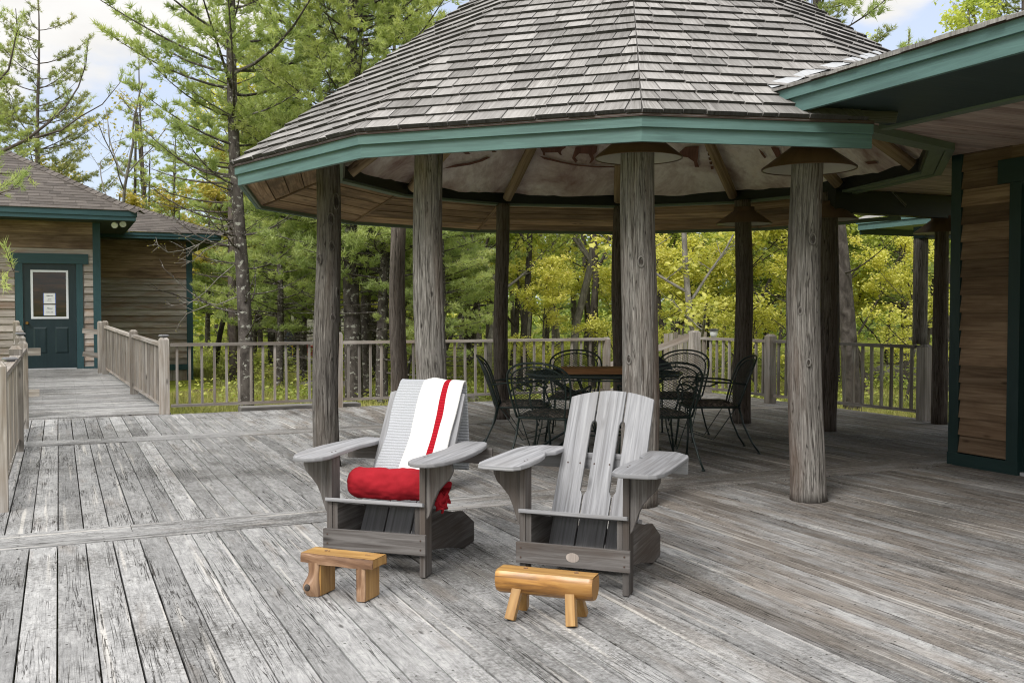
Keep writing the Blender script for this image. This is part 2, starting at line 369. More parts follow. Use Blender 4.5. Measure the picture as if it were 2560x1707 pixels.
def canvas_mat():
    m, N, L, p = newmat('painted_canvas', .9, .1)
    o = mapped(N, L, 'Object', (1, 1, 1))
    g = noise(N, L, o, 1.5, 6, .65, .6); g2 = noise(N, L, o, 9, 5, .7, .4)
    c = ramp(N, L, g, [(.30, (.30, .19, .17)), (.44, (.56, .46, .44)), (.58, (.80, .74, .72)), (.78, (.74, .60, .54))])
    c = mixc(N, L, math_(N, L, 'MULTIPLY', ramp(N, L, g2, [(.45, (0, 0, 0)), (.75, (1, 1, 1))]), .4), c, (.28, .18, .16))
    L.new(c, p.inputs['Base Color'])
    bump(N, L, g, p, .4, .08)
canvas_mat()
paint_mat('ochre_paint', (.17, .08, .06), rough=.9, grain=.1, var=.3)

def blanket_mat():
    m, N, L, p = newmat('blanket_cloth', .95, .05)
    t = N.new('ShaderNodeTexCoord'); sx = N.new('ShaderNodeSeparateXYZ'); L.new(t.outputs['UV'], sx.inputs[0])
    vo = noise(N, L, mapped(N, L, 'UV', (70, 150, 1)), 1, 3, .6)
    gray = ramp(N, L, vo, [(.3, (.33, .345, .375)), (.7, (.46, .475, .51))])
    r = N.new('ShaderNodeValToRGB'); cr = r.color_ramp; cr.interpolation = 'CONSTANT'
    while len(cr.elements) < 4: cr.elements.new(.5)
    for e, (q, c) in zip(cr.elements, [(0, (0, 0, 0)), (.365, (.5, .5, .5)), (.715, (1, 1, 1)), (.805, (.5, .5, .5))]):
        e.position = q; e.color = (*c, 1)
    L.new(sx.outputs[0], r.inputs[0])
    isw = math_(N, L, 'GREATER_THAN', r.outputs[0], .25); isr = math_(N, L, 'GREATER_THAN', r.outputs[0], .75)
    c = mixc(N, L, isw, gray, (.66, .66, .66)); c = mixc(N, L, isr, c, (.36, .012, .022))
    L.new(c, p.inputs['Base Color'])
    rib = math_(N, L, 'SINE', math_(N, L, 'MULTIPLY', sx.outputs[1], 2 * pi / .0165))
    amp = math_(N, L, 'ADD', .2, math_(N, L, 'MULTIPLY', math_(N, L, 'SUBTRACT', 1., isw), .35))
    amp = math_(N, L, 'ADD', amp, math_(N, L, 'MULTIPLY', isr, .5))
    h = math_(N, L, 'ADD', math_(N, L, 'MULTIPLY', math_(N, L, 'MULTIPLY', rib, amp), .5), math_(N, L, 'MULTIPLY', vo, .6))
    bump(N, L, h, p, .8, .006)
blanket_mat()
def fabric_mat(name, c, sheen=.3):
    m, N, L, p = newmat(name, .9, .1)
    g = noise(N, L, mapped(N, L, 'Object', (1, 1, 1)), 9, 4, .6); w = noise(N, L, mapped(N, L, 'Object', (1, 1, 1)), 260, 2, .5)
    L.new(mixc(N, L, g, tuple(x * .75 for x in c), tuple(min(1, x * 1.25) for x in c)), p.inputs['Base Color'])
    bump(N, L, math_(N, L, 'ADD', w, g), p, .25, .004)
    p.inputs['Sheen Weight'].default_value = sheen; p.inputs['Sheen Tint'].default_value = (*c, 1)
fabric_mat('red_fleece', (.29, .014, .022), .1)
def cushion_mat():
    m, N, L, p = newmat('cushion_cloth', .9, .1)
    g = noise(N, L, mapped(N, L, 'Object', (1, 1, 1)), 22, 4, .6, 1.5)
    L.new(ramp(N, L, g, [(.4, (.035, .035, .032)), (.52, (.10, .085, .075)), (.7, (.22, .18, .15))]), p.inputs['Base Color'])
cushion_mat()

# ------------------------------------------------------------------ mesh helpers
OFF = {}
rng = random.Random(7)
class MB:
    def __init__(s): s.v = []; s.f = []; s.uv = []; s.r = []; s.sm = []
    def add(s, vs, fs, uvs, r=None, smooth=False):
        b = len(s.v); s.v += [tuple(v) for v in vs]
        r = rng.random() if r is None else r
        for f, u in zip(fs, uvs):
            s.f.append([b + i for i in f]); s.uv.append(u); s.r.append(r); s.sm.append(smooth)
    def hexa(s, c, r=None, axis=None, butt=False):
        """c: 8 corners, index = x + 2*y + 4*z. grain runs along the longest edge (or axis)"""
        c = [Vector(p) for p in c]
        e = [(c[1] - c[0]).length, (c[2] - c[0]).length, (c[4] - c[0]).length]
        g = e.index(max(e)) if axis is None else axis
        fs = [(0, 2, 3, 1), (4, 5, 7, 6), (0, 1, 5, 4), (2, 6, 7, 3), (0, 4, 6, 2), (1, 3, 7, 5)]
        o = rng.random() * 20; uvs = []
        for k, f in enumerate(fs):
            n = (2, 2, 1, 1, 0, 0)[k]; u = []
            for i in f:
                q = [(i & 1) * e[0], (i >> 1 & 1) * e[1], (i >> 2 & 1) * e[2]]
                if n == g: ax = [a for a in (0, 1, 2) if a != n]; u.append((q[ax[0]] + o, q[ax[1]] * .3 + o))
                else: ot = 3 - n - g; u.append((q[ot] + o, q[g] + o))
            uvs.append(u)
        s.add(c, fs, uvs, r)
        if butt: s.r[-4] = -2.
    def box(s, x0, x1, y0, y1, z0, z1, r=None, fn=None, axis=None):
        c = [((x0, x1)[i & 1], (y0, y1)[i >> 1 & 1], (z0, z1)[i >> 2 & 1]) for i in range(8)]
        if fn: c = [fn(*p) for p in c]
        s.hexa(c, r, axis)
    def bvu(s, v0, v1, u0, u1, z0, z1, r=None, axis=None): s.box(v0, v1, u0, u1, z0, z1, r, W, axis)
    def beam(s, a, b, w, h, up=(0, 0, 1), r=None):
        """bar from a to b, w sideways, h along up"""
        a, b = Vector(a), Vector(b); d = (b - a).normalized(); up = Vector(up)
        sd = d.cross(up).normalized(); up = sd.cross(d).normalized()
        c = []
        for i in range(8):
            c.append((a if not i & 2 else b) + sd * (w / 2 if i & 1 else -w / 2) + up * (h / 2 if i & 4 else -h / 2))
        s.hexa(c, r, 1)
    def prism(s, poly, fn, t0, t1, grain=0, r=None):
        """poly: 2-D outline, fn(a, b, t) -> point; extruded from t0 to t1"""
        n = len(poly); o = rng.random() * 20
        vs = [fn(a, b, t0) for a, b in poly] + [fn(a, b, t1) for a, b in poly]
        U = lambda a, b: (b + o, a + o) if grain == 0 else (a + o, b + o)
        fs = [tuple(range(n))[::-1], tuple(range(n, 2 * n))]
        uvs = [[U(*poly[i]) for i in fs[0]], [U(*poly[i - n]) for i in fs[1]]]
        for i in range(n):
            j = (i + 1) % n; fs.append((i, j, j + n, i + n))
            a, b_ = poly[i], poly[j]; ln = math.hypot(a[0] - b_[0], a[1] - b_[1])
            uvs.append([(o, a[grain] + o), (o, b_[grain] + o + .001), (o + abs(t1 - t0), b_[grain] + o), (o + abs(t1 - t0), a[grain] + o)])
        s.add(vs, fs, uvs, r)
    def quad(s, a, b, c, d, r=None, uv=None):
        a, b, c, d = map(Vector, (a, b, c, d))
        w, h = (b - a).length, (d - a).length; o = rng.random() * 10
        s.add([a, b, c, d], [(0, 1, 2, 3)], [uv or [(o, o), (o + w, o), (o + w, o + h), (o, o + h)]], r)
    def tube(s, pts, rad, n=8, cap=True, r=None, smooth=True, ridge=0., rs=None):
        pts = [Vector(p) for p in pts]; m = len(pts)
        rad = [rad] * m if isinstance(rad, (int, float)) else rad
        vs, L_ = [], 0.; up = None; lens = []
        rr = random.Random(len(s.v) + 5 if rs is None else rs); ph = [rr.random() * 6.28 for _ in range(8)]
        for i, p in enumerate(pts):
            if i: L_ += (p - pts[i - 1]).length
            lens.append(L_)
            d = (pts[min(i + 1, m - 1)] - pts[max(i - 1, 0)]).normalized()
            if up is None: up = d.orthogonal().normalized()
            up = (up - d * up.dot(d)).normalized(); sd = d.cross(up)
            for k in range(n):
                a = 2 * pi * k / n; q = rad[i]
                if ridge:
                    q *= 1 + ridge * (mnoise.noise(Vector((cos(a) * 3.5 + ph[0], sin(a) * 3.5, L_ * .8 + ph[1]))) + .5 * mnoise.noise(Vector((cos(a) * 14, sin(a) * 14 + ph[2], L_ * 1.3))) + .35 * mnoise.noise(Vector((cos(a) * 34, sin(a) * 34 + ph[3], L_ * 2.2))))
                vs.append(p + (up * cos(a) + sd * sin(a)) * q)
        fs, uvs = [], []; o = rr.random() * 9; cr = 2 * pi * sum(rad) / m
        for i in range(m - 1):
            for k in range(n):
                k2 = (k + 1) % n; fs.append((i * n + k, i * n + k2, (i + 1) * n + k2, (i + 1) * n + k))
                u0, u1 = o + cr * k / n, o + cr * (k + 1) / n
                uvs.append([(u0, lens[i]), (u1, lens[i]), (u1, lens[i + 1]), (u0, lens[i + 1])])
        s.add(vs, fs, uvs, r, smooth)
        if cap:
            for base, flip in ((0, True), ((m - 1) * n, False)):
                f = [base + k for k in range(n)]; b0 = len(s.v) - m * n
                f = [b0 + x for x in (f[::-1] if flip else f)]
                s.f.append(f); s.uv.append([(.1 * cos(2 * pi * k / n), .1 * sin(2 * pi * k / n)) for k in range(n)]); s.r.append(s.r[-1]); s.sm.append(False)
    def lathe(s, prof, c, n=32, r=None, smooth=True):
        vs = [(c[0] + a * cos(2 * pi * k / n), c[1] + a * sin(2 * pi * k / n), c[2] + b) for a, b in prof for k in range(n)]
        fs, uvs = [], []
        for i in range(len(prof) - 1):
            for k in range(n):
                k2 = (k + 1) % n; fs.append((i * n + k, i * n + k2, (i + 1) * n + k2, (i + 1) * n + k))
                uvs.append([(k / n, i * .1), ((k + 1) / n, i * .1), ((k + 1) / n, i * .1 + .1), (k / n, i * .1 + .1)])
        s.add(vs, fs, uvs, r, smooth)
    def grid(s, fn, nu, nv, r=None, smooth=True, uvf=None):
        vs = [fn(i / nu, j / nv) for j in range(nv + 1) for i in range(nu + 1)]
        fs, uvs = [], []
        for j in range(nv):
            for i in range(nu):
                a = j * (nu + 1) + i; f = (a, a + 1, a + nu + 2, a + nu + 1); fs.append(f)
                q = [(i / nu, j / nv), ((i + 1) / nu, j / nv), ((i + 1) / nu, (j + 1) / nv), (i / nu, (j + 1) / nv)]
                uvs.append([uvf(*t) for t in q] if uvf else q)
        s.add(vs, fs, uvs, r, smooth)
    def build(s, name, mat, parent=None, kind=None, loc=None, bevel=0.):
        o0 = OFF.get(parent.name, Vector((0, 0, 0))) if parent else Vector(loc or (0, 0, 0))
        me = bpy.data.meshes.new(name)
        me.from_pydata([(v[0] - o0[0], v[1] - o0[1], v[2] - o0[2]) for v in s.v], [], s.f)
        uvl = me.uv_layers.new(name='UVMap'); flat = [c for f in s.uv for uv in f for c in uv]
        if len(flat) == 2 * len(me.loops): uvl.data.foreach_set('uv', flat)
        at = me.attributes.new('rnd', 'FLOAT', 'FACE'); at.data.foreach_set('value', s.r)
        me.polygons.foreach_set('use_smooth', s.sm)
        me.materials.append(MATS[mat]); me.update()
        ob = bpy.data.objects.new(name, me); COL.objects.link(ob)
        if parent: ob.parent = parent; OFF[ob.name] = o0
        else: ob.location = o0; OFF[ob.name] = o0
        if kind: ob['kind'] = kind
        if bevel:
            bm_ = ob.modifiers.new('soft_edges', 'BEVEL'); bm_.width = bevel; bm_.segments = 2; bm_.limit_method = 'ANGLE'
        return ob
def tag(o, label=None, cat=None, group=None, kind=None):
    if label: o['label'] = label
    if cat: o['category'] = cat
    if group: o['group'] = group
    if kind: o['kind'] = kind
    return o
def thing(name, loc, label, cat, group=None, rz=0., local=False):
    o = bpy.data.objects.new(name, None); COL.objects.link(o)
    o.location = loc; o.rotation_euler = (0, 0, rz); o.empty_display_size = .2
    OFF[o.name] = Vector((0, 0, 0)) if local else Vector(loc)
    return tag(o, label, cat, group)
def copy_tree(o, parent=None):
    c = o.copy(); COL.objects.link(c)
    if parent: c.parent = parent
    for ch in list(o.children): copy_tree(ch, c)
    return c

# ================================================================== THE DECK (setting)
BW, GAP = .141, .0075
PITCH0 = -.019                        # a joint runs along v = PITCH0
def deck():
    m = MB(); R1 = random.Random(3)
    edges = [-2.2, 1.50, 5.97, 10.43, 13.02]          # the cross boards sit at these u
    k0, k1 = int(-3.2 / BW), int(11.5 / BW)
    for a, b in zip(edges[:-1], edges[1:]):
        a2, b2 = a + (.414 if a > 0 else 0), b - (.006 if b < 13 else .004)
        for k in range(k0, k1 + 1):
            v0 = PITCH0 + k * BW + GAP / 2; v1 = v0 + BW - GAP
            if v1 < -.72 and a2 > 1: continue
            bb, aa = b2, a2
            if b > 13 and v0 > 9.3: continue
            if v0 > 9.36 : bb = min(b2, 8.0)
            if bb <= aa: continue
            dz = R1.uniform(-.0015, .0015)
            # board in a few lengths, gently cupped and wavering at the edge
            segs = 3; us = [aa + (bb - aa) * i / segs for i in range(segs + 1)]
            w0 = R1.uniform(-.0015, .0015); w1 = R1.uniform(-.0015, .0015)
            rv = R1.random()
            m.bvu(v0 + w0, v1 + w1, aa, bb, -.036, dz, rv, axis=1)
    o = m.build('deck', 'deck_boards', kind='structure')
    m = MB()                                            # pairs of boards laid across, end to end
    for e in edges[1:4]:
        for w_, off in ((0, 0.), (1, .7)):
            v0 = -.72
            while v0 < 9.35:
                v1 = min(v0 + (1.1 if v0 < 0 and w_ else 2.44), 9.38); m.bvu(v0 + .002, v1 - .002, e + .003 + w_ * .203, e + .2 + w_ * .203, -.036, .003, R1.uniform(.35, .95), axis=0); v0 = v1
    m.build('deck_cross_boards', 'walkway_boards', kind='structure')
    # joists and skirt boards under the deck
    m = MB()
    for i in range(24):
        u = -2 + i * .65
        if u < 13: m.bvu(-.72, 9.3 if u > 8 else 11.3, u, u + .04, -.25, -.040, .2)
    m.bvu(-.76, 9.35, 13.022, 13.06, -.28, -.006, .5); m.bvu(-.765, -.725, -2.2, 13.02, -.28, -.006, .5); m.bvu(9.352, 9.39, 8.0, 13.02, -.28, -.006, .5)
    m.build('deck_framing', 'rail_wood', kind='structure')
    # the ledge outside the railing
    m = MB()
    m.bvu(2.15, 3.75, 13.10, 13.38, -.10, .035, .55); m.bvu(2.2, 3.7, 13.12, 13.16, -.38, -.102, .4)
    tag(m.build('timber_ledge', 'grey_wood', loc=W(2.9, 13.2, -.38)), 'low weathered timber ledge just outside the long railing, left of the front log post', 'ledge')
deck()
def walkway():
    m = MB(); R1 = random.Random(5); n = 56
    u0, u1 = 13.17, 21.05
    zf = lambda u: .002 + max(0, (u - 13.6)) / 7.45 * .165
    for i in range(n):
        a = u0 + (u1 - u0) * i / n; b_ = a + (u1 - u0) / n - .006
        vr = 1.24 - (a - 13.1) * .055
        m.box(-.62, vr + .05, a, b_, 0, 1, R1.random(), lambda v, u, z: W(v, u, zf(u) - (.036 if z < .5 else 0)), axis=0)
    m.build('walkway', 'walkway_boards', kind='structure')
walkway()

# ================================================================== THE GROUND (setting)
GZ = -.42
def gh(x, y):
    d = math.hypot(x, y)
    h = .10 * mnoise.noise(Vector((x * .25, y * .25, 3))) + .05 * mnoise.noise(Vector((x * .9, y * .9, 1)))
    return GZ + (h + max(0, d - 24) * .011 + .12 * mnoise.noise(Vector((x * .06, y * .06, 8)))) * min(1, max(0, (d - 8) / 8))
def ground():
    m = MB()
    xs = [-400, -200, -100, -60] + [-40 + i * 1.0 for i in range(81)] + [60, 100, 200, 400]
    ys = [-300, -100, -30] + [-10 + i * 1.0 for i in range(66)] + [70, 100, 180, 400]
    vs = [(x, y, gh(x, y)) for y in ys for x in xs]; nx = len(xs); fs, uvs = [], []
    for j in range(len(ys) - 1):
        for i in range(nx - 1):
            a = j * nx + i; fs.append((a, a + 1, a + nx + 1, a + nx)); uvs.append([(0, 0)] * 4)
    m.add(vs, fs, uvs, .5, True)
    m.build('ground', 'forest_floor', kind='structure')
ground()

# fast mesh from numpy triangles
def np_mesh(name, V, F, rnd, mat):
    me = bpy.data.meshes.new(name); nf, k = F.shape
    me.vertices.add(len(V)); me.vertices.foreach_set('co', V.astype(np.float32).ravel())
    me.loops.add(nf * k); me.loops.foreach_set('vertex_index', F.astype(np.int32).ravel())
    me.polygons.add(nf); me.polygons.foreach_set('loop_start', np.arange(0, nf * k, k, dtype=np.int32))
    try: me.polygons.foreach_set('loop_total', np.full(nf, k, dtype=np.int32))
    except Exception: pass
    at = me.attributes.new('rnd', 'FLOAT', 'FACE'); at.data.foreach_set('value', rnd.astype(np.float32))
    me.materials.append(MATS[mat]); me.update(calc_edges=True)
    return me
def rand_unit(g, n):
    v = g.normal(size=(n, 3)); return v / np.linalg.norm(v, axis=1)[:, None]
def needle_mesh(name, P, D, mat, g, n=12, ln=.11, wd=.010, spread=.75, tone=None):
    """P tuft centres, D their directions: n thin blades fan out of every tuft"""
    P = np.repeat(P, n, 0); D = np.repeat(D, n, 0); N = len(P)
    d = D + rand_unit(g, N) * spread; d /= np.linalg.norm(d, axis=1)[:, None]
    sd = np.cross(d, rand_unit(g, N)); sd /= np.linalg.norm(sd, axis=1)[:, None]
    L_ = ln * g.uniform(.7, 1.2, (N, 1)); b = P + rand_unit(g, N) * .02
    V = np.stack([b - sd * wd, b + sd * wd, b + d * L_], 1).reshape(-1, 3)
    F = np.arange(3 * N).reshape(N, 3)
    t = np.repeat(g.random(N // n) if tone is None else tone, n)
    r = np.clip(t * .75 + g.random(N) * .25, 0, 1)
    return np_mesh(name, V, F, r, mat)
def leaf_mesh(name, P, mat, g, size=.06, tone=None, up=.6):
    """folded diamond leaves at the points P"""
    N = len(P); n = rand_unit(g, N); n[:, 2] = np.abs(n[:, 2]) + up; n /= np.linalg.norm(n, axis=1)[:, None]
    a = np.cross(n, rand_unit(g, N)); a /= np.linalg.norm(a, axis=1)[:, None]; b = np.cross(n, a)
    s_ = size * g.uniform(.6, 1.3, (N, 1))
    V = np.stack([P - a * s_, P - b * s_ * .62 + n * s_ * .2, P + a * s_, P + b * s_ * .62 + n * s_ * .2], 1).reshape(-1, 3)
    F = np.arange(4 * N).reshape(N, 4)
    r = np.clip((g.random(N) if tone is None else tone * .7 + g.random(N) * .3), 0, 1)
    return np_mesh(name, V, F, r, mat)


# view ray helper: only used to read off where marks sit on surfaces that stand at known places (2352 x 1568 reading grid)
def ray(x, y):
    a = (x - 1176) / 2265.; b = -(y - 784) / 2265.; c, s = cos(.0313), sin(.0313)
    return Vector((a, c + b * s, -s + b * c))

# ================================================================== THE PAVILION
PC = Vector((1.063, 9.366)); ROT = -4.9
def pv(k, rad, z, ang=None):
    a = R(ROT + 30 * k) if ang is None else R(ang)
    return Vector((PC.x + rad * sin(a), PC.y - rad * cos(a), z))
RF, RB, ZF = 3.573, 2.75, 2.29
def pav_z(x, y, rad=RF * 1.012, z0=2.452, top=5.168):
    d = Vector((x, y)) - PC; a = math.degrees(math.atan2(d.x, -d.y)) - ROT
    a = (a % 30) - 15
    ap = d.length * cos(R(a)); return top - (top - z0) * ap / (rad * cos(R(15)))
def clip_x(k, z):
    """where the front right fascia stops against the lodge"""
    a, b = pv(0, RF, z), pv(1, RF, z); t = (2.2 - a.x) / (b.x - a.x); return t
def shakes(m, a0, a1, apex, e, wmin, wmax, th, rr, smax=1., jit=.010, skip=None):
    """courses of shakes on the roof plane a0, a1 (eave, left to right), apex"""
    a0, a1, apex = Vector(a0), Vector(a1), Vector(apex); x = (a1 - a0).normalized(); mid = (a0 + a1) / 2
    foot = a0 + x * (apex - a0).dot(x); up = (apex - foot); H = up.length; up.normalize(); n = x.cross(up).normalized()
    if n.z < 0: n = -n
    l0, l1 = (a0 - foot).dot(x), (a1 - foot).dot(x)
    i = 0; s = 0.
    while s < H * smax - e * .5:
        q0 = 1 - s / H; q1 = max(0, 1 - (s + e * 1.35) / H)
        xl, xr = l0 * q0, l1 * q0; X = xl - rr.uniform(0, wmax * .5)
        while X < xr - .004:
            w = rr.uniform(wmin, wmax); A, B = max(X, xl), min(X + w - .008, xr)
            X += w
            if xr - X < wmin * .4: B = xr; X = xr + 1
            if B - A < .02: continue
            At, Bt = min(max(A, l0 * q1), l1 * q1), max(min(B, l1 * q1), l0 * q1)
            if Bt - At < .001: Bt = At + .001
            if skip and skip(foot + x * ((A + B) / 2) + up * s): continue
            sb = s - rr.uniform(0, jit); lift = rr.uniform(0, th * .35)
            st = min(s + e * 1.35, H)
            P = lambda xx, ss, nn: foot + x * xx + up * ss + n * nn
            c = [P(A, sb, .002), P(B, sb, .002), P(At, st, .0), P(Bt, st, .0), P(A, sb, th + lift), P(B, sb, th + lift + rr.uniform(-.002, .002)), P(At, st, .005), P(Bt, st, .005)]
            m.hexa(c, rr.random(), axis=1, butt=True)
        s += e; i += 1
PAV = thing('pavilion', (PC.x, PC.y, 0), 'open timber pavilion with a grey cedar shake roof, teal eaves and log posts', 'pavilion')
def pavilion():
    rr = random.Random(11); apex = (PC.x, PC.y, 5.168); Rr = RF * 1.012
    m = MB(); deckm = MB()
    for k in range(12):
        a, b = pv(k, Rr, 2.452), pv(k + 1, Rr, 2.452)
        if k in (2, 3): e = .135; sm = 1.
        shakes(m, a, b, apex, .1325, .095, .255, .023, rr, skip=(lambda q, k=k: (k in (1, 2, 3) and q.z < 2.66) or (k in (0, 4) and q.z < 2.66 and (q.x > 2.19 and q.y < 9))))
        ap_ = Vector(apex) - Vector((0, 0, .012)); a, b = a - Vector((0, 0, .012)), b - Vector((0, 0, .012)); f0 = 0.
        if k in (1, 2, 3): f0 = .075
        a2, b2 = a.lerp(ap_, f0), b.lerp(ap_, f0)
        if k == 0: b2 = b.lerp(ap_, .075); a2 = a; c_ = a.lerp(b, .86); deckm.add([a2, c_, b2, ap_], [(0, 1, 2, 3)], [[(0, 0), (1, 0), (0, 1), (1, 1)]], .2); continue
        deckm.add([a2, b2, ap_], [(0, 1, 2)], [[(0, 0), (1, 0), (0, 1)]], .2)
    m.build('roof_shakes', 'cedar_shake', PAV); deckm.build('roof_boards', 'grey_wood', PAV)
    # fascia: two stepped boards and the brown drip edge
    for nm, mat, z0, z1, ro, ri in (('lower_fascia', 'teal_paint', ZF, 2.372, RF, RF - .028), ('upper_fascia', 'teal_paint', 2.372, 2.432, RF + .024, RF - .004),
                                    ('drip_edge', 'brown_drip_edge', 2.4325, 2.450, RF + .040, RF - .006)):
        m = MB()
        for k in [0, 4, 5, 6, 7, 8, 9, 10, 11]:
            c = [pv(kk, rad, z) for z in (z0, z1) for rad in (ri, ro) for kk in (k, k + 1)]
            if k == 0:
                for i in (1, 3, 5, 7):
                    a = c[i - 1]; t = (2.2 - a.x) / (c[i].x - a.x); c[i] = a + (c[i] - a) * t
            if k == 4:
                for i in (0, 2, 4, 6): c[i] = c[i] + (c[i + 1] - c[i]) * .35
            m.hexa(c, rr.random(), axis=0)
        m.build(nm, mat, PAV)
    m = MB()                                            # inner face of the fascia and its bottom return, sage
    for k in [0, 4, 5, 6, 7, 8, 9, 10, 11]:
        c = [pv(kk, rad, z) for z in (ZF + .004, ZF + .05) for rad in (RF - .052, RF - .0285) for kk in (k, k + 1)]
        if k == 0:
            for i in (1, 3, 5, 7): a = c[i - 1]; t = (2.2 - a.x) / (c[i].x - a.x); c[i] = a + (c[i] - a) * t
        m.hexa(c, .5, axis=0)
    m.build('fascia_lining', 'sage_paint', PAV)
    # sloping soffit of boards
    m = MB()
    for k in [4, 5, 6, 7, 8, 9, 10, 11, 0]:
        n = 5
        for i in range(n):
            r0 = 3.52 - (3.52 - 2.80) * i / n; r1 = 3.52 - (3.52 - 2.80) * (i + 1) / n + .007
            z0 = 2.325 + .29 * i / n; z1 = 2.325 + .29 * (i + 1) / n - .008
            c = [pv(kk, rad, zz + dz) for dz in (0, .018) for rad, zz in ((r0, z0), (r1, z1)) for kk in (k, k + 1)]
            if k == 4:
                for i2 in (0, 2, 4, 6): c[i2] = c[i2] + (c[i2 + 1] - c[i2]) * .35
            if k == 0:
                for i2 in (1, 3, 5, 7): a = c[i2 - 1]; t = min(1, (2.2 - a.x) / (c[i2].x - a.x)); c[i2] = a + (c[i2] - a) * t
            m.hexa(c, rr.random(), axis=0)
    m.build('soffit', 'soffit_wood', PAV)
    for k in [5, 6, 7, 8, 9, 10, 11, 12]:
        m = MB(); m.beam(pv(k, 3.50, 2.325), pv(k, 2.80, 2.607), .035, .018); m.build('soffit_batten', 'soffit_wood', PAV)
    # ring beam on the posts
    m = MB(); m2 = MB()
    for k in range(12):
        m.hexa([pv(kk, rad, z) for z in (2.58, 2.70) for rad in (RB - .055, RB + .06) for kk in (k, k + 1)], rr.random(), axis=0)
        m2.hexa([pv(kk, rad, z) for z in (2.555, 2.5785) for rad in (RB - .035, RB + .075) for kk in (k, k + 1)], rr.random(), axis=0)
    m.build('ring_beam', 'black_paint', PAV); m2.build('beam_trim', 'sage_paint', PAV)
    # canvas under the roof
    m = MB()
    for k in range(12):
        def fn(i, j, k=k):
            rad = 2.70 * (1 - j * .97); a, b = pv(k, rad, 0), pv(k + 1, rad, 0); p = a + (b - a) * i
            q = 1 - abs(2 * i - 1); z = 2.70 + .765 * 2.70 * j * .97 + .0
            sag = .035 * q * (1 - j) + .018 * mnoise.noise(Vector((p.x * 3, p.y * 3, k))) + .012 * mnoise.noise(Vector((p.x * 9, p.y * 9, k)))
            edge = min(1, min(i, 1 - i) * 8); return (p.x, p.y, z - sag * edge)
        m.grid(fn, 14, 18)
    m.build('canvas_ceiling', 'painted_canvas', PAV)
    for k in range(12):
        m = MB(); p0, p1 = pv(k, 2.64, 2.635), pv(k, .22, 4.46)
        pts = [p0 + (p1 - p0) * t for t in (0, .1, .3, .5, .7, .9, 1)]
        m.tube(pts, [.056, .058, .056, .054, .052, .05, .05], 16, ridge=.03); m.build('log_rafter', 'log_rafter_wood', PAV)
    m = MB(); m.lathe([(.0, 0), (.16, .02), (.19, .1), (.19, .3), (0, .32)], (PC.x, PC.y, 4.35), 12); m.build('roof_boss', 'log_rafter_wood', PAV)
pavilion()
# ochre strokes and figures painted on the canvas
def on_canvas(x, y, lift=.05):
    d = ray(x, y); t = 3.
    for _ in range(60):                                   # march to the canvas plane
        p = Vector((0, 0, 1.3)) + d * t; dd = Vector((p.x, p.y)) - PC
        a = (math.degrees(math.atan2(dd.x, -dd.y)) - ROT) % 30 - 15
        ap = dd.length * cos(R(a)); z = 2.70 + .765 * 2.70 - .765 * ap / cos(R(15)) * 1.0
        err = (z - lift) - p.z
        if t > 9.4 and err > 0 and False: break
        g = d.z + .765 / cos(R(15)) * (Vector((d.x, d.y)).dot(dd) / max(dd.length, .01)) * cos(R(a))
        t += max(-.8, min(.8, err / g)) if _ else 9.
    p = Vector((0, 0, 1.3)) + d * t; return p
def ochre():
    polys = [
        [(1240, 339), (1262, 341), (1284, 338), (1292, 336), (1297, 331), (1300, 339), (1291, 345), (1288, 350), (1291, 357), (1286, 356), (1281, 350), (1262, 351), (1252, 351), (1252, 358), (1247, 356), (1246, 350)],
        [(1322, 338), (1372, 336), (1370, 350), (1362, 356), (1365, 366), (1358, 374), (1353, 376), (1358, 366), (1352, 354), (1330, 353), (1321, 362), (1327, 370), (1322, 374), (1314, 364), (1317, 354)],
        [(1238, 358), (1256, 362), (1290, 371), (1325, 378), (1370, 382), (1412, 382), (1412, 385), (1370, 385), (1322, 381), (1286, 374), (1250, 366)],
        [(1016, 388), (1045, 378), (1075, 374), (1100, 368), (1118, 360), (1128, 361), (1108, 371), (1080, 379), (1048, 384)],
        [(1062, 341), (1076, 340), (1075, 348), (1081, 354), (1068, 354), (1063, 350)], [(1128, 340), (1140, 338), (1136, 346), (1142, 350), (1130, 350)],
        [(1560, 350), (1574, 338), (1605, 336), (1604, 352), (1602, 372), (1606, 384), (1596, 384), (1594, 372), (1580, 362), (1566, 360)],
        [(1622, 342), (1627, 342), (1628, 348), (1623, 348)], [(1625, 352), (1631, 352), (1632, 358), (1626, 358)], [(1627, 362), (1633, 361), (1634, 368), (1628, 368)], [(1629, 372), (1636, 371), (1636, 378), (1630, 378)], [(1632, 382), (1639, 382), (1639, 389), (1633, 389)],
        [(1742, 342), (1752, 350), (1760, 362), (1756, 364), (1748, 354)], [(1770, 338), (1788, 340), (1794, 356), (1788, 372), (1780, 356)],
        [(1985, 372), (2010, 370), (2016, 376), (1994, 378)], [(2046, 336), (2062, 340), (2070, 352), (2058, 350)]]
    for i, P in enumerate(polys):
        m = MB(); vs = [on_canvas(x, y, .052) for x, y in P]
        m.add(vs, [tuple(range(len(vs)))], [[(v.x, v.y) for v in vs]], .5)
        m.build('painted_figure', 'ochre_paint', PAV)
ochre()
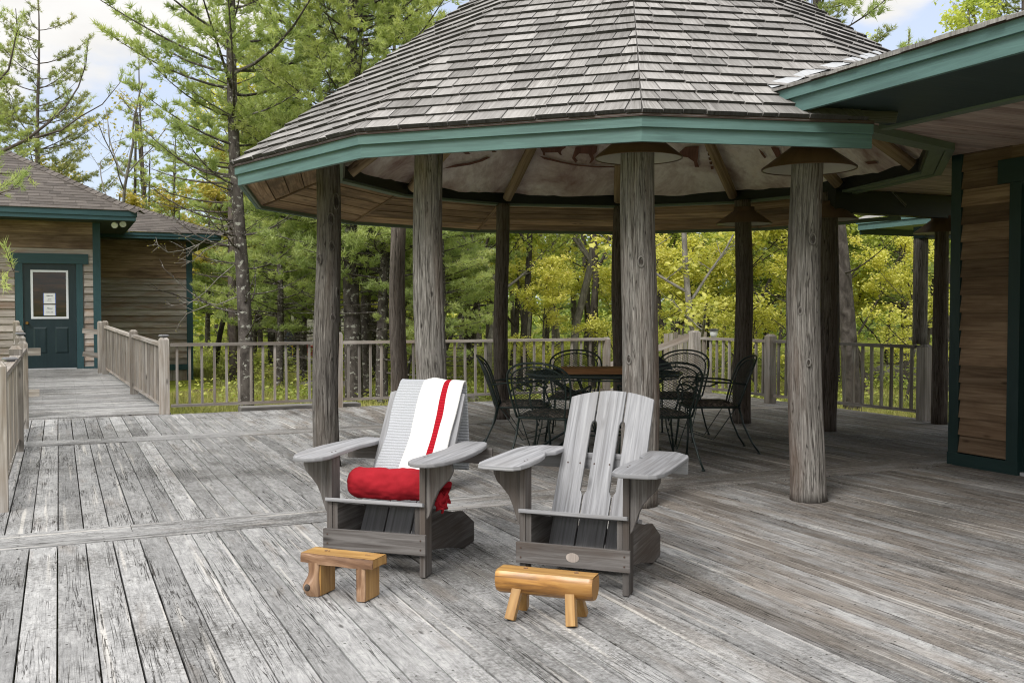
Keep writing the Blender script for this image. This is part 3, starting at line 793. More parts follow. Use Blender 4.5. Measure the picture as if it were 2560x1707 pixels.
# log posts
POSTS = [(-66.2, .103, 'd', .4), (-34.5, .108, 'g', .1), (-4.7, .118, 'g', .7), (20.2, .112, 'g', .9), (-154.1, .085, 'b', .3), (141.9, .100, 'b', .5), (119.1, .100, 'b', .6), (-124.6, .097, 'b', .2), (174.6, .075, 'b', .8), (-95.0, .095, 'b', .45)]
def posts():
    xy = {0: (-1.54, 8.22), 1: (-.585, 7.10), 2: (.84, 6.58), 3: (2.02, 6.74), 4: (-.12, 11.80), 5: (2.68, 11.43), 6: (3.42, 10.68), 7: (-1.40, 12.20), 8: (1.31, 12.12), 9: (-1.775, 9.5)}
    for i, (ang, r, kind, ph) in enumerate(POSTS):
        x, y = xy.get(i, tuple(pv(0, RB, 0, ang)[:2]))
        m = MB(); rr = random.Random(i + 40)
        tx, ty = rr.uniform(-.02, .02), rr.uniform(-.02, .02)
        n = 40; pts, rad = [], []
        for j in range(n + 1):
            t = j / n; z = .001 + t * 2.57
            pts.append((x + tx * t + .016 * sin(z * 2.1 + ph * 9), y + ty * t + .016 * cos(z * 1.7 + ph * 5), z))
            rad.append(r * (1.06 - .14 * t + .05 * max(0, 1 - z / .18) ** 2 + .008 * sin(z * 5 + ph * 7)))
        m.tube(pts, rad, 96, ridge=.06, rs=i * 17 + 3)
        if i == 1: m.tube([(x + .075, y - .085, 2.48), (x + .072, y - .098, 2.2), (x + .070, y - .094, 2.08)], [.012, .010, .004], 6)
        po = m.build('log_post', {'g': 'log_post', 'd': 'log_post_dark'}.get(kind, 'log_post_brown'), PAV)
        for (ka, kz, kr) in {0: ((20, 2.05, .030), (24, 1.83, .024), (-38, 1.72, .022), (52, 2.2, .04), (28, 1.24, .022), (62, 1.45, .03)), 2: ((10, 1.62, .02), (-30, .98, .018)), 3: ((15, 1.78, .022), (-25, 1.3, .015), (5, .95, .014))}.get(i, ()):
            # branch knots: a raised lip round a dark core, on the side that looks at the deck
            b_ = math.atan2(-y, -x) + R(ka); n_ = Vector((cos(b_), sin(b_), 0)); sd_ = Vector((-sin(b_), cos(b_), 0)); c_ = Vector((x, y, kz)) + n_ * (r * .965)
            k1 = MB(); k1.tube([c_ + sd_ * (kr * .95 * cos(q)) + Vector((0, 0, kr * 1.7 * sin(q))) + n_ * .0 for q in [2 * pi * w_ / 16 for w_ in range(17)]], .006, 6, cap=False); k1.build('knot', 'log_post_dark' if i == 0 else 'log_post', PAV)
            k2 = MB(); k2.add([c_ + n_ * .006 + sd_ * (kr * .5 * cos(q)) + Vector((0, 0, kr * .8 * sin(q))) for q in [2 * pi * w_ / 14 for w_ in range(14)]], [tuple(range(14))], [[(0, 0)] * 14], .3); k2.build('knot', 'dark_bark', PAV)
posts()
def lamp(x, y, z, r, label, group='conical lamp shades around the log posts'):
    t = thing('post_lamp', (x, y, z), label, 'lamp', group)
    m = MB(); m.lathe([(r, 0), (r + .004, .006), (r * .45, .135), (.118, .150), (.118, .19), (.112, .19)], (x, y, z), 48); m.build('shade', 'bronze_metal', t)
    m = MB(); m.lathe([(r - .004, .0), (r * .45, .125), (.113, .142)], (x, y, z), 48); m.build('shade_lining', 'shade_lining', t)
    m = MB(); m.lathe([(r + .005, -.006), (r + .005, .006), (r - .004, .006), (r - .004, -.006), (r + .005, -.006)], (x, y, z), 48); m.build('rim', 'bronze_metal', t)
lamp(.84, 6.58, 2.31, .285, 'brown conical lamp shade around the grey log post behind the bare wooden chair')
lamp(2.02, 6.74, 2.262, .31, 'brown conical lamp shade around the front right grey log post')
lamp(2.68, 11.43, 2.30, .315, 'small brown conical lamp shade on the dark log post by the railing corner')
lamp(3.42, 10.68, 2.28, .30, 'brown conical lamp shade half hidden behind the front right log post')
lamp(4.91, 11.30, 2.185, .30, 'brown conical lamp shade beside the lodge corner, under the black beam')

# ================================================================== THE LODGE on the right
SL = .335
def lodge_z(v): return 2.66 + SL * (v - 4.08) if v < 7.2 else 2.66 + SL * 3.12 - SL * (v - 7.2) * 1.0
LOD = thing('lodge', W(6.9, 5.4, 0), 'brown cedar-sided lodge with dark green trim and a wide teal eave, right of the pavilion', 'building')
def lodge():
    rr = random.Random(21)
    # siding: lapped boards
    def lap(name, mat, v, ua, ub, z0, z1, e=.146):
        m = MB(); z = z0
        while z < z1 - .01:
            zt = min(z + e, z1)
            P = lambda a, u, zz: W(v - .004 - a, u, zz)
            m.hexa([P(.030, ub, z), P(.030, ua, z), P(0, ub, z), P(0, ua, z), P(.006, ub, zt), P(.006, ua, zt), P(0, ub, zt + .001), P(0, ua, zt + .001)], rr.random(), axis=0)
            z += e
        m.build(name, mat, LOD)
    lap('siding', 'cedar_siding', 6.88, 5.46, 5.93, .115, 2.66)
    lap('siding', 'cedar_siding', 6.88, -1.5, 3.9, .115, 2.66)
    lap('siding', 'cedar_siding', 6.88, 3.9, 5.46, 2.50, 2.66)
    m = MB(); m.bvu(6.906, 7.0, 5.3595, 6.02, 0, 2.66, .5); m.bvu(6.906, 7.0, -1.5, 5.3595, 2.32, 2.66, .5); m.bvu(6.906, 7.0, -1.5, 4.2, 0, 2.318, .5); m.bvu(7.0, 10.9, 5.93, 6.02, 0, 2.66, .5)
    m.build('wall', 'siding_brown', LOD)
    m = MB(); m.bvu(6.845, 6.905, 5.93, 6.03, .10, 2.66, .5); m.bvu(6.847, 6.903, -1.5, 3.9, .001, .11, .5); m.bvu(6.84, 6.906, 5.355, 6.035, .001, .105, .5); m.build('corner_board', 'dark_teal_paint', LOD)
    # door with casing on the long wall
    m = MB(); m.bvu(6.835, 6.915, 5.355, 5.46, .106, 2.305, .4); m.build('door_casing', 'dark_teal_paint', LOD)
    m = MB(); m.bvu(6.825, 6.918, 4.2, 5.565, 2.307, 2.495, .4); m.build('door_head', 'dark_teal_paint', LOD)
    m = MB(); m.bvu(6.89, 7.0, 5.343, 5.354, .03, 2.30, .5); m.build('door_jamb', 'dark_teal_paint', LOD)
    d = MB(); d.bvu(6.93, 6.975, 4.3, 5.34, .03, 2.29, .5); dr = d.build('door', 'door_paint', LOD)
    for z in (.30, 1.08, 1.88):
        h = MB(); h.bvu(6.912, 6.929, 5.320, 5.342, z, z + .1, .5); h.build('hinge', 'brass', dr)
    m = MB(); m.bvu(6.86, 6.93, 4.3, 5.350, .002, .028, .5); m.build('door_sill', 'galvanised', LOD)
    # eave: two stepped boards, drip edge
    ve = 4.08
    def eboard(name, mat, z0, z1, va, vb):
        m = MB(); ua = 4.80 + (z0 - 2.5) * 1.35; ub = 4.80 + (z1 - 2.5) * 1.35
        P = W; c = [P(va, -2, z0), P(vb, -2, z0), P(va, ua, z0), P(vb, ua, z0), P(va, -2, z1), P(vb, -2, z1), P(va, ub, z1), P(vb, ub, z1)]
        m.hexa(c, .5, axis=1); m.build(name, mat, LOD)
    eboard('lower_fascia', 'teal_paint', 2.50, 2.588, ve, ve + .028)
    eboard('upper_fascia', 'teal_paint', 2.588, 2.650, ve - .024, ve + .004)
    eboard('drip_edge', 'brown_drip_edge', 2.6505, 2.668, ve - .040, ve + .004)
    # roof: real shakes along the eave, boards behind, trimmed along the valley
    def over(v, u): p = W(v, u); return lodge_z(v) - pav_z(p.x, p.y)
    m = MB(); ms = MB(); st = .12
    for i in range(int((10.5 - 4.04) / st)):
        for j in range(int(12.8 / st)):
            v0, u0 = 4.04 + i * st, -2 + j * st; v1, u1 = v0 + st, u0 + st
            vc, uc = v0 + st / 2, u0 + st / 2; p = W(vc, uc)
            if over(vc, uc) < -.012: continue
            dd = (Vector((p.x, p.y)) - PC).length
            if uc > 5.5 and vc < 7.6 and dd < 3.4: continue
            if uc > 8.1 and vc < 7.8: continue
            z0, z1 = lodge_z(v0) + .006, lodge_z(v1) + .006
            m.add([W(v0, u0, z0), W(v1, u0, z1), W(v1, u1, z1), W(v0, u1, z0)], [(0, 1, 2, 3)], [[(u0, v0), (u0, v1), (u1, v1), (u1, v0)]], rr.random())
    m.build('roof_boards', 'cedar_shake', LOD)
    def umax(v):
        u = 4.6
        while u < 6.6 and over(v, u) > .015: u += .02
        return u
    for r_ in range(12):
        v = 4.03 + r_ * .135; um = umax(v + .05); u = -2.
        while u < um:
            w = rr.uniform(.09, .22); b_ = min(u + w - .004, um)
            if b_ - u > .03:
                dv = rr.uniform(-.012, .012); lf = rr.uniform(0, .008); th = .017
                z = lodge_z(v) + .006
                c = [(v + dv, u, z + .002), (v + .18, u, z + .062), (v + dv, b_, z + .002), (v + .18, b_, z + .062), (v + dv, u, z + th + lf), (v + .18, u, z + .068), (v + dv, b_, z + th + lf), (v + .18, b_, z + .068)]
                ms.hexa([W(*q) for q in c], rr.random(), axis=0)
            u += w
    ms.build('roof_shakes', 'cedar_shake', LOD)
    # valley flashing lying on the pavilion roof
    m = MB(); pts = []
    v = 4.05
    while v < 5.75:
        u = umax(v); pts.append((v, u)); v += .12
    for (a, b), (c, d_) in zip(pts[:-1], pts[1:]):
        def pt(v, u, dz=.026): p = W(v, u); return Vector((p.x, p.y, pav_z(p.x, p.y) + dz))
        wA = .06; q = [pt(a, b + .02, .03), pt(c, d_ + .02, .03), pt(c, d_ + wA + .02), pt(a, b + wA + .02)]
        m.quad(*q, .5)
    m.build('valley_flashing', 'galvanised', LOD)
    # soffit and porch ceiling
    def poly(name, mat, P, z, th):
        m = MB(); m.prism(P, lambda a, b, t: W(a, b, t), z, z + th, grain=0, r=.5); m.build(name, mat, LOD)
    poly('eave_soffit', 'dark_soffit_paint', [(4.11, -2), (5.05, -2), (5.05, 4.98), (4.70, 4.90), (4.11, 4.80)], 2.535, .012)
    m = MB(); m.bvu(5.05, 5.13, -2, 5.05, 2.52, 2.60, .5); m.build('soffit_beam', 'sage_paint', LOD)
    def kc(k, rad=2.83): p = pv(k, rad, 0); return (p.x * VX + p.y * VY, p.x * UX + p.y * UY)
    m = MB()
    ring = [kc(k) for k in range(0, 6)]
    # tongue-and-groove boards running along v, trimmed at the ring beam
    R5 = random.Random(9)
    cV, cU = PC.x * VX + PC.y * VY, PC.x * UX + PC.y * UY
    def inside(v, u, rad=2.83):
        x, y = v * VX + u * UX - PC.x, v * VY + u * UY - PC.y; a = (math.degrees(math.atan2(x, -y)) - ROT) % 30 - 15
        return math.hypot(x, y) * cos(R(a)) < rad * cos(R(15))
    u = -2.
    while u < 8.2:
        w = .085; v0 = 5.13; v1 = 10.3
        if any(inside(v, u + w / 2) for v in (5.2, 5.6, 6., 6.4, 6.8, 7.2)) or u > 5.1:
            v0 = 10.
            while v0 > 4.4 and not inside(v0, u + w / 2): v0 -= .01
            v0 = max(v0, 5.13) if u < 5.1 else v0
        m.bvu(v0, v1, u, u + w - .003, 2.60, 2.612, R5.random(), axis=0); u += w
    m.build('porch_ceiling', 'porch_ceiling_wood', LOD)
    # box trim round the ring beam under the porch
    m = MB()
    for k in (1, 2, 3):
        m.hexa([pv(kk, rad, z) for z in (2.545, 2.598) for rad in (2.832, 2.90) for kk in (k, k + 1)], .5, axis=0)
    m.build('ceiling_trim', 'sage_paint', LOD)
    # black header beam and porch posts
    m = MB(); m.bvu(7.50, 10.5, 8.10, 8.24, 2.345, 2.59, .3); m.build('header_beam', 'black_paint', LOD)
    m = MB(); x, y = 4.91, 11.30
    m.tube([(x, y, .001 + t * 2.34 / 16) for t in range(17)], [.090 - .001 * t for t in range(17)], 48, ridge=.05); m.build('porch_post', 'log_post_brown', LOD)
    m = MB(); x, y = 4.86, 11.75
    m.tube([(x, y, .90 + t * 1.25 / 10) for t in range(11)], .082, 40, ridge=.03); m.build('porch_post', 'log_post', LOD)
    m = MB(); m.bvu(9.24, 11.5, 8.50, 8.68, 2.152, 2.29, .4); m.build('porch_beam', 'dark_teal_paint', LOD)
    # east eave seen under the beam
    m = MB(); m.bvu(10.90, 10.93, 8.4, 11.30, 2.50, 2.588, .5); m.build('lower_fascia', 'teal_paint', LOD)
    m = MB(); m.bvu(10.876, 10.903, 8.4, 11.31, 2.588, 2.65, .5); m.build('upper_fascia', 'teal_paint', LOD)
    m = MB(); m.bvu(10.932, 13.2, 11.27, 11.30, 2.44, 2.60, .5); m.build('end_fascia', 'dark_teal_paint', LOD)
    poly('eave_soffit', 'sage_paint', [(10.932, 8.4), (13.2, 8.4), (13.2, 11.268), (10.932, 11.268)], 2.535, .012)
    m = MB(); m.quad(W(10.86, 8.0, 2.66), W(10.86, 11.33, 2.66), W(13.2, 11.33, 3.44), W(13.2, 8.0, 3.44), .5); m.build('roof_boards', 'cedar_shake', LOD)
lodge()

# ================================================================== THE CABIN on the left
HM1, HM2 = .57, .40
CAB = thing('cabin', W(-1.5, 21.5, .1), 'weathered cedar cabin with hipped shingle roofs and a dark green door', 'building')
def cabin():
    rr = random.Random(31)
    def lap(name, mat, u, va, vb, z0, z1, e=.146, holes=()):
        m = MB(); z = z0
        while z < z1 - .01:
            zt = min(z + e, z1)
            segs = [(va, vb)]
            for (h0, h1, hz) in holes:
                if z < hz: segs = [q for a, b in segs for q in ((a, min(b, h0)), (max(a, h1), b)) if q[1] - q[0] > .02]
            for a, b in segs:
                P = lambda v, d, zz: W(v, u - .004 - d, zz)
                m.hexa([P(a, .032, z), P(b, .032, z), P(a, 0, z), P(b, 0, z), P(a, .006, zt), P(b, .006, zt), P(a, 0, zt + .001), P(b, 0, zt + .001)], rr.random(), axis=0)
            z += e
        return m.build(name, mat, CAB)
    u1, u2 = 21.1, 24.8
    m = MB(); m.bvu(-5.5, .76, u1, u1 + .12, GZ, 3.1, .3); m.bvu(.64, .76, u1 + .12, u2, GZ, 3.1, .3); m.bvu(.76, 2.93, u2, u2 + .12, GZ, 3.0, .3); m.bvu(2.81, 2.93, u2 + .12, 29, GZ, 3.0, .3)
    m.build('wall', 'siding_grey', CAB)
    lap('siding', 'siding_grey', u1, -5.5, .63, .17, 2.50, holes=((-.75, .46, 2.2),))
    lap('siding', 'siding_brown', u1, -5.5, .63, 2.506, 3.02)
    lap('siding', 'siding_grey', u2, .76, 2.80, .02, 2.06)
    lap('siding', 'siding_brown', u2, .76, 2.80, 2.064, 2.94)
    m = MB(); m.bvu(.63, .77, u1 - .045, u1 + .05, .10, 3.02, .5); m.bvu(2.80, 2.94, u2 - .045, u2 + .05, -.40, 2.94, .5)
    m.build('corner_board', 'trim_blue_paint', CAB)
    m = MB(); m.bvu(.44, .628, u1 - .040, u1 - .001, .09, .20, .5); m.bvu(-5.5, -.745, u1 - .040, u1 - .001, .09, .20, .5); m.bvu(.78, 2.798, u2 - .040, u2 - .001, -.12, .015, .5)
    m.build('base_trim', 'trim_blue_paint', CAB)
    # door
    m = MB(); m.bvu(-.74, -.61, u1 - .050, u1 + .02, .10, 2.205, .4); m.bvu(.325, .445, u1 - .050, u1 + .02, .10, 2.205, .6); m.bvu(-.82, .55, u1 - .062, u1 + .02, 2.207, 2.40, .5)
    m.build('door_casing', 'trim_blue_paint', CAB)
    m = MB(); m.bvu(-.605, .32, u1 - .022, u1 + .02, .19, 2.20, .5); door = m.build('door', 'door_paint', CAB)
    m = MB()
    for a, b, z0, z1 in ((-.475, -.435, 1.14, 2.08), (.145, .185, 1.14, 2.08), (-.435, .145, 1.14, 1.18), (-.435, .145, 2.04, 2.08)): m.bvu(a, b, u1 - .036, u1 - .021, z0, z1, .5)
    m.build('window_frame', 'white_frame', door)
    m = MB(); m.bvu(-.436, .146, u1 - .027, u1 - .023, 1.179, 2.041, .5); m.build('window_pane', 'dark_glass', door)
    for a, b in ((-.44, -.20), (-.06, .18)):
        m = MB(); z0, z1 = .47, .98; f = u1 - .0225
        for (p, q, r_, s_) in (((a, z0), (b, z0), (b - .03, z0 + .03), (a + .03, z0 + .03)), ((b, z0), (b, z1), (b - .03, z1 - .03), (b - .03, z0 + .03)), ((b, z1), (a, z1), (a + .03, z1 - .03), (b - .03, z1 - .03)), ((a, z1), (a, z0), (a + .03, z0 + .03), (a + .03, z1 - .03))):
            m.quad(W(p[0], f, p[1]), W(q[0], f, q[1]), W(r_[0], f - .012, r_[1]), W(s_[0], f - .012, s_[1]), .5)
        m.quad(W(a + .03, f - .012, z0 + .03), W(b - .03, f - .012, z0 + .03), W(b - .03, f - .012, z1 - .03), W(a + .03, f - .012, z1 - .03), .5)
        m.build('door_panel', 'door_paint', door)
    m = MB(); c = W(-.545, u1 - .07, 1.06)
    m.tube([W(-.545, u1 - .022, 1.06), W(-.545, u1 - .05, 1.06), W(-.545, u1 - .055, 1.06), W(-.545, u1 - .085, 1.06)], [.034, .012, .028, .026], 14); m.build('door_knob', 'brass', door)
    m = MB(); m.bvu(-.60, .315, u1 - .075, u1 - .0225, .150, .186, .5); m.build('door_sill', 'galvanised', CAB)
    # eaves
    def eave(u, va, vb, z0, zm, z1):
        for nm, a, b, o in (('lower_fascia', z0, zm, 0.), ('upper_fascia', zm, z1, .022)):
            m = MB(); m.bvu(va, vb + o, u - o, u - o + .03, a, b, .5); m.bvu(vb + o - .03, vb + o, u - o + .031, u + 6, a, b, .5); m.build(nm, 'trim_blue_paint', CAB)
    eave(20.3, -6, 1.38, 3.02, 3.10, 3.20)
    eave(24.1, .80, 3.52, 2.95, 3.02, 3.09)
    m = MB(); m.bvu(-6, 1.349, 20.331, 21.098, 3.03, 3.045, .5); m.bvu(.77, 1.349, 21.10, 24.6, 3.03, 3.045, .5); m.bvu(.80, 3.489, 24.131, 24.798, 2.96, 2.972, .5); m.bvu(2.94, 3.489, 24.80, 29, 2.96, 2.972, .5)
    m.build('eave_soffit', 'dark_soffit_paint', CAB)
    def hip(v1, u0, z, mm, d, wleft, e):
        m = MB(); b = MB(); cap = MB()
        c0, c1 = W(v1, u0, z), W(v1 - d, u0 + d, z + mm * d)
        left = W(wleft, u0, z); ltop = W(wleft, u0 + d, z + mm * d)
        b.add([left, c0, c1, ltop], [(0, 1, 2, 3)], [[(0, 0), (1, 0), (1, 1), (0, 1)]], .5)
        bk = W(v1, u0 + 2 * d, z); b.add([c0, bk, c1], [(0, 1, 2)], [[(0, 0), (1, 0), (1, 1)]], .5)
        b.build('roof_boards', 'asphalt_shingle', CAB)
        H = d * math.hypot(1, mm); up = (W(0, 1, mm)).normalized(); n = (W(0, -mm, 1)).normalized(); i = 0; s_ = 0.
        while s_ < H - e:
            dd = s_ / math.hypot(1, mm); v = wleft - rr.uniform(0, .3); vr = v1 - dd; vr2 = v1 - min(d, (s_ + e * 1.1) / math.hypot(1, mm))
            base = W(0, u0, z) + up * s_
            while v < vr:
                w = rr.choice((.2, .3, .3, .4)); a_, b_ = v, min(v + w - .006, vr); v += w
                if b_ - a_ < .02: continue
                at, bt = min(a_, vr2 - .01), min(b_, vr2)
                P = lambda vv, ss, nn: W(vv, 0, 0) + base + up * ss + n * nn
                m.hexa([P(a_, -.003, .001), P(b_, -.003, .001), P(at, e * 1.1, .001), P(bt, e * 1.1, .001), P(a_, -.003, .010), P(b_, -.003, .010), P(at, e * 1.1, .003), P(bt, e * 1.1, .003)], rr.random(), axis=0)
            s_ += e
        m.build('roof_shingles', 'asphalt_shingle', CAB)
        L_ = (c1 - c0).length; dr = (c1 - c0).normalized(); k = 0; s_ = -.05
        sv = dr.cross(Vector((0, 0, 1))).normalized()
        while s_ < L_:
            p = c0 + dr * s_; q = c0 + dr * min(s_ + .19, L_)
            nn = Vector((0, 0, 1))
            cap.hexa([p - sv * .13 + nn * -.035, p + nn * .028, q - sv * .13 + nn * -.045, q + nn * .012, p - sv * .13 + nn * -.022, p + nn * .042, q - sv * .13 + nn * -.035, q + nn * .022], rr.random(), axis=1)
            cap.hexa([p + nn * .028, p + sv * .13 + nn * -.035, q + nn * .012, q + sv * .13 + nn * -.045, p + nn * .042, p + sv * .13 + nn * -.022, q + nn * .022, q + sv * .13 + nn * -.035], rr.random(), axis=1)
            s_ += .15
        cap.build('hip_shingles', 'asphalt_shingle', CAB)
    hip(1.42, 20.26, 3.205, HM1, 4.2, -8, .127)
    hip(3.56, 24.06, 3.095, HM2, 3.4, -2, .127)
    # twin floodlight under the near corner of the eave
    f = MB(); f.bvu(1.04, 1.16, 20.62, 20.74, 2.998, 3.029, .5); fl = f.build('floodlight', 'cap_grey', CAB)
    for dv, dirv in ((-.09, (-.45, -1, -.35)), (.09, (.15, -1, -.15))):
        m = MB(); a = W(1.10 + dv * .5, 20.66, 2.985); d = Vector(W(*dirv)).normalized(); d.z = dirv[2]; d.normalize()
        m.tube([a, a + d * .05, a + d * .10, a + d * .13], [.02, .045, .062, .058], 16); m.build('lamp_head', 'frosted', fl)

cabin()
def notice(v, u, z0, z1, label, lines, dashes):
    t = thing('paper_notice', W(v, u, z0), label, 'notice', 'paper notices taped to the cabin door glass')
    m = MB(); m.bvu(v - .10, v + .10, u - .001, u, z0, z1, .5); m.build('sheet', 'paper', t)
    for a in (-.112, .100):
        m = MB(); m.bvu(v + a, v + a + .012, u - .0015, u + .0005, z0, z1, .5); m.build('tape', 'blue_tape', t)
    m = MB()
    for dz, wd, hh in dashes:                             # lines too small to read: broken ink strokes
        x = v - wd / 2
        while x < v + wd / 2:
            w_ = rng.uniform(.006, .016); q = rng.uniform(.3, 1); m.bvu(x, x + w_ * .8, u - .0032, u - .0022, z0 + dz, z0 + dz + hh * q, .5); x += w_
    m.build('writing', 'ink', t)
    for txt, dz, sz, it in lines:
        cu = bpy.data.curves.new('writing', 'FONT'); cu.body = txt; cu.size = sz; cu.align_x = 'CENTER'; cu.extrude = .0002
        if it: cu.shear = .3
        tmp = bpy.data.objects.new('writing_tmp', cu); COL.objects.link(tmp)
        me = bpy.data.meshes.new_from_object(tmp.evaluated_get(bpy.context.evaluated_depsgraph_get())); bpy.data.objects.remove(tmp)
        me.materials.clear(); me.materials.append(MATS['ink'])
        ob = bpy.data.objects.new('writing', me); COL.objects.link(ob); ob.parent = t
        ob.location = W(0, -.0028, dz); ob.rotation_euler = (R(90), 0, -AZ)
notice(-.150, 21.071, 1.435, 1.635, 'upper white paper notice with blue tape on the cabin door window', [], [(.142, .10, .018), (.085, .055, .012), (.055, .075, .012)])
notice(-.150, 21.071, 1.205, 1.410, 'lower white paper notice reading Please, on the cabin door window', [('Please', .125, .040, True)], [(.055, .11, .018)])

# ================================================================== RAILINGS
def railing(label, runs, posts, group=None, height=.87, spacing=.145, name='railing', mat='rail_wood', bal=(.030, .030), posth=.97):
    v, u = posts[0][:2]; t = thing(name, W(v, u, 0), label, 'railing', group); rr = random.Random(hash(label) % 1000 + len(label))
    for (v, u, z, h, w) in posts:
        m = MB(); a = w / 2; ph = z + h
        jj = rr.uniform(-.004, .004)
        m.bvu(v - a, v + a, u - a, u + a, z - .3, ph - .03, rr.random())
        P = lambda i, s_: W(v + (a * s_ if i & 1 else -a * s_), u + (a * s_ if i & 2 else -a * s_), ph - .03 if not i & 4 else ph)
        c = [P(i, 1.0 if not i & 4 else .55) for i in range(8)]; m.hexa(c, rr.random(), 2)
        m.build('post', mat, t)
    for (a, b) in runs:
        (v0, u0, z0), (v1, u1, z1) = a, b; A, B = W(v0, u0, z0), W(v1, u1, z1); L_ = (B - A).length; d = (B - A) / L_; up = Vector((0, 0, 1))
        m = MB(); m.beam(A + up * (height - .0), B + up * (height - .0), .088, .038, r=rr.random()); m.build('top_rail', mat, t)
        m = MB(); m.beam(A + up * .105, B + up * .105, .040, .036, r=rr.random()); m.build('bottom_rail', mat, t)
        n = max(1, int(L_ / spacing)); sd = d.cross(up).normalized()
        for i in range(n):
            p = A + d * (L_ * (i + .5) / n) + sd * rr.uniform(-.003, .003)
            lean = d * rr.uniform(-.006, .006)
            m = MB(); m.beam(p + up * .124, p + up * (height - .02) + lean, bal[0], bal[1], up=sd, r=rr.random()); m.build('baluster', mat, t)
railing('long weathered deck railing behind the chairs, from the walkway corner to the far stair', [((1.27, 13.02, 0), (3.40, 13.0, 0)), ((3.47, 13.0, 0), (7.45, 12.9, 0))],
        [(1.20, 13.08, 0, .965, .118), (3.435, 13.0, -.02, 1.03, .06), (7.50, 12.9, 0, .90, .09)], spacing=.148)
railing('weathered railing on the right edge of the deck, running toward the lodge', [((9.06, 12.66, 0), (9.10, 11.16, 0)), ((9.11, 11.00, 0), (9.28, 8.64, 0))],
        [(9.00, 12.76, 0, .99, .135), (9.10, 11.08, 0, .97, .118), (9.31, 8.55, 0, .90, .13)], spacing=.145)
railing('railing on the right side of the walkway, climbing to the cabin wall', [((1.19, 13.16, .0), (1.03, 15.74, .05)), ((1.015, 15.86, .05), (.80, 19.55, .13))],
        [(1.02, 15.80, .05, .965, .11), (.78, 19.62, .13, .985, .11), (.70, 19.86, .135, .97, .09)], spacing=.125)
railing('weathered railing along the left edge of the deck, at the left of the view', [((-.36, 7.26, 0), (-.36, 10.1, 0)), ((-.36, 10.22, 0), (-.36, 12.02, 0))],
        [(-.36, 7.16, 0, .97, .10), (-.36, 10.16, 0, .975, .11), (-.36, 12.10, 0, .965, .10)], spacing=.135)
railing('railing on the left side of the walkway, seen end-on before the cabin door', [((-.46, 13.40, 0), (-.52, 16.2, .05)), ((-.53, 16.3, .06), (-.66, 20.1, .14))],
        [(-.42, 13.30, 0, 1.0, .115), (-.52, 16.25, .05, .97, .11), (-.70, 20.2, .15, .97, .11)], spacing=.125)
def stubs():
    for i, (a, b, lab) in enumerate((((-.40, 13.28, .80), (-.20, 13.28, .80), 'upper short rail stub on the end post of the left walkway railing'), ((-.40, 13.28, .30), (-.22, 13.28, .30), 'lower short rail stub on the end post of the left walkway railing'),
                                ((.40, 19.86, .93), (.70, 19.86, .90), 'upper short rail stub beside the cabin door, on the walkway railing'), ((.40, 19.86, .50), (.70, 19.86, .46), 'lower short rail stub beside the cabin door, on the walkway railing'))):
        m = MB(); m.beam(W(*a), W(*b), .045, .09); tag(m.build('rail_stub', 'rail_wood', loc=W(*a)), lab, 'rail', 'short rail stubs')
stubs()
# stair going down beyond the far railing: sloping handrail, stringer boards
def stair():
    t = thing('stair', W(8.3, 13.2, GZ), 'wooden stair with a sloping handrail going down behind the table', 'stair')
    m = MB(); m.beam(W(8.98, 12.80, .90), W(7.2, 14.6, -.02), .05, .10, r=.6); m.build('handrail', 'rail_wood', t)
    m = MB(); m.beam(W(8.98, 12.80, .45), W(7.2, 14.6, -.42), .04, .09, r=.4); m.build('lower_rail', 'rail_wood', t)
    for i in range(4):
        m = MB(); f = .25 + .45 * i; m.bvu(7.7 - .2 * i, 8.9 - .2 * i, 13.05 + f, 13.05 + f + .27, -.10 - .13 * i, -.065 - .13 * i); m.build('tread', 'rail_wood', t)
    m = MB(); m.bvu(7.24, 7.32, 14.50, 14.58, GZ, .02); m.build('post', 'rail_wood', t)
stair()
def cap_light(v, u, z, label, kind):
    t = thing('post_cap_light', W(v, u, z), label, 'lamp', 'small lamps on the railing posts')
    c = W(v, u, z)
    if kind == 'cap':
        m = MB(); m.lathe([(.0, .035), (.05, .033), (.068, .022), (.068, .012), (.045, .008), (.045, 0), (0, 0)], c, 4, smooth=False); m.build('cap', 'cap_grey', t)
    else:
        m = MB(); m.lathe([(.0, .135), (.06, .13), (.08, .115), (.08, .10), (0, .10)], c, 20, smooth=False); m.build('cap', 'black_plastic', t)
        m = MB(); m.lathe([(.064, .0995), (.058, .05), (.040, .005), (0, .0)], c, 20); m.build('lantern_glass', 'frosted', t)
cap_light(1.20, 13.08, .966, 'flat grey solar cap on the big corner post where the walkway meets the long railing', 'cap')
cap_light(-.42, 13.30, 1.001, 'flat grey solar cap on the end post of the left walkway railing', 'cap')
cap_light(-.36, 8.9, .892, 'grey solar cap on the top rail at the left edge of the view', 'cap')
cap_light(9.06, 12.35, .892, 'white lantern with a black lid on the railing beside the far corner post', 'lantern')

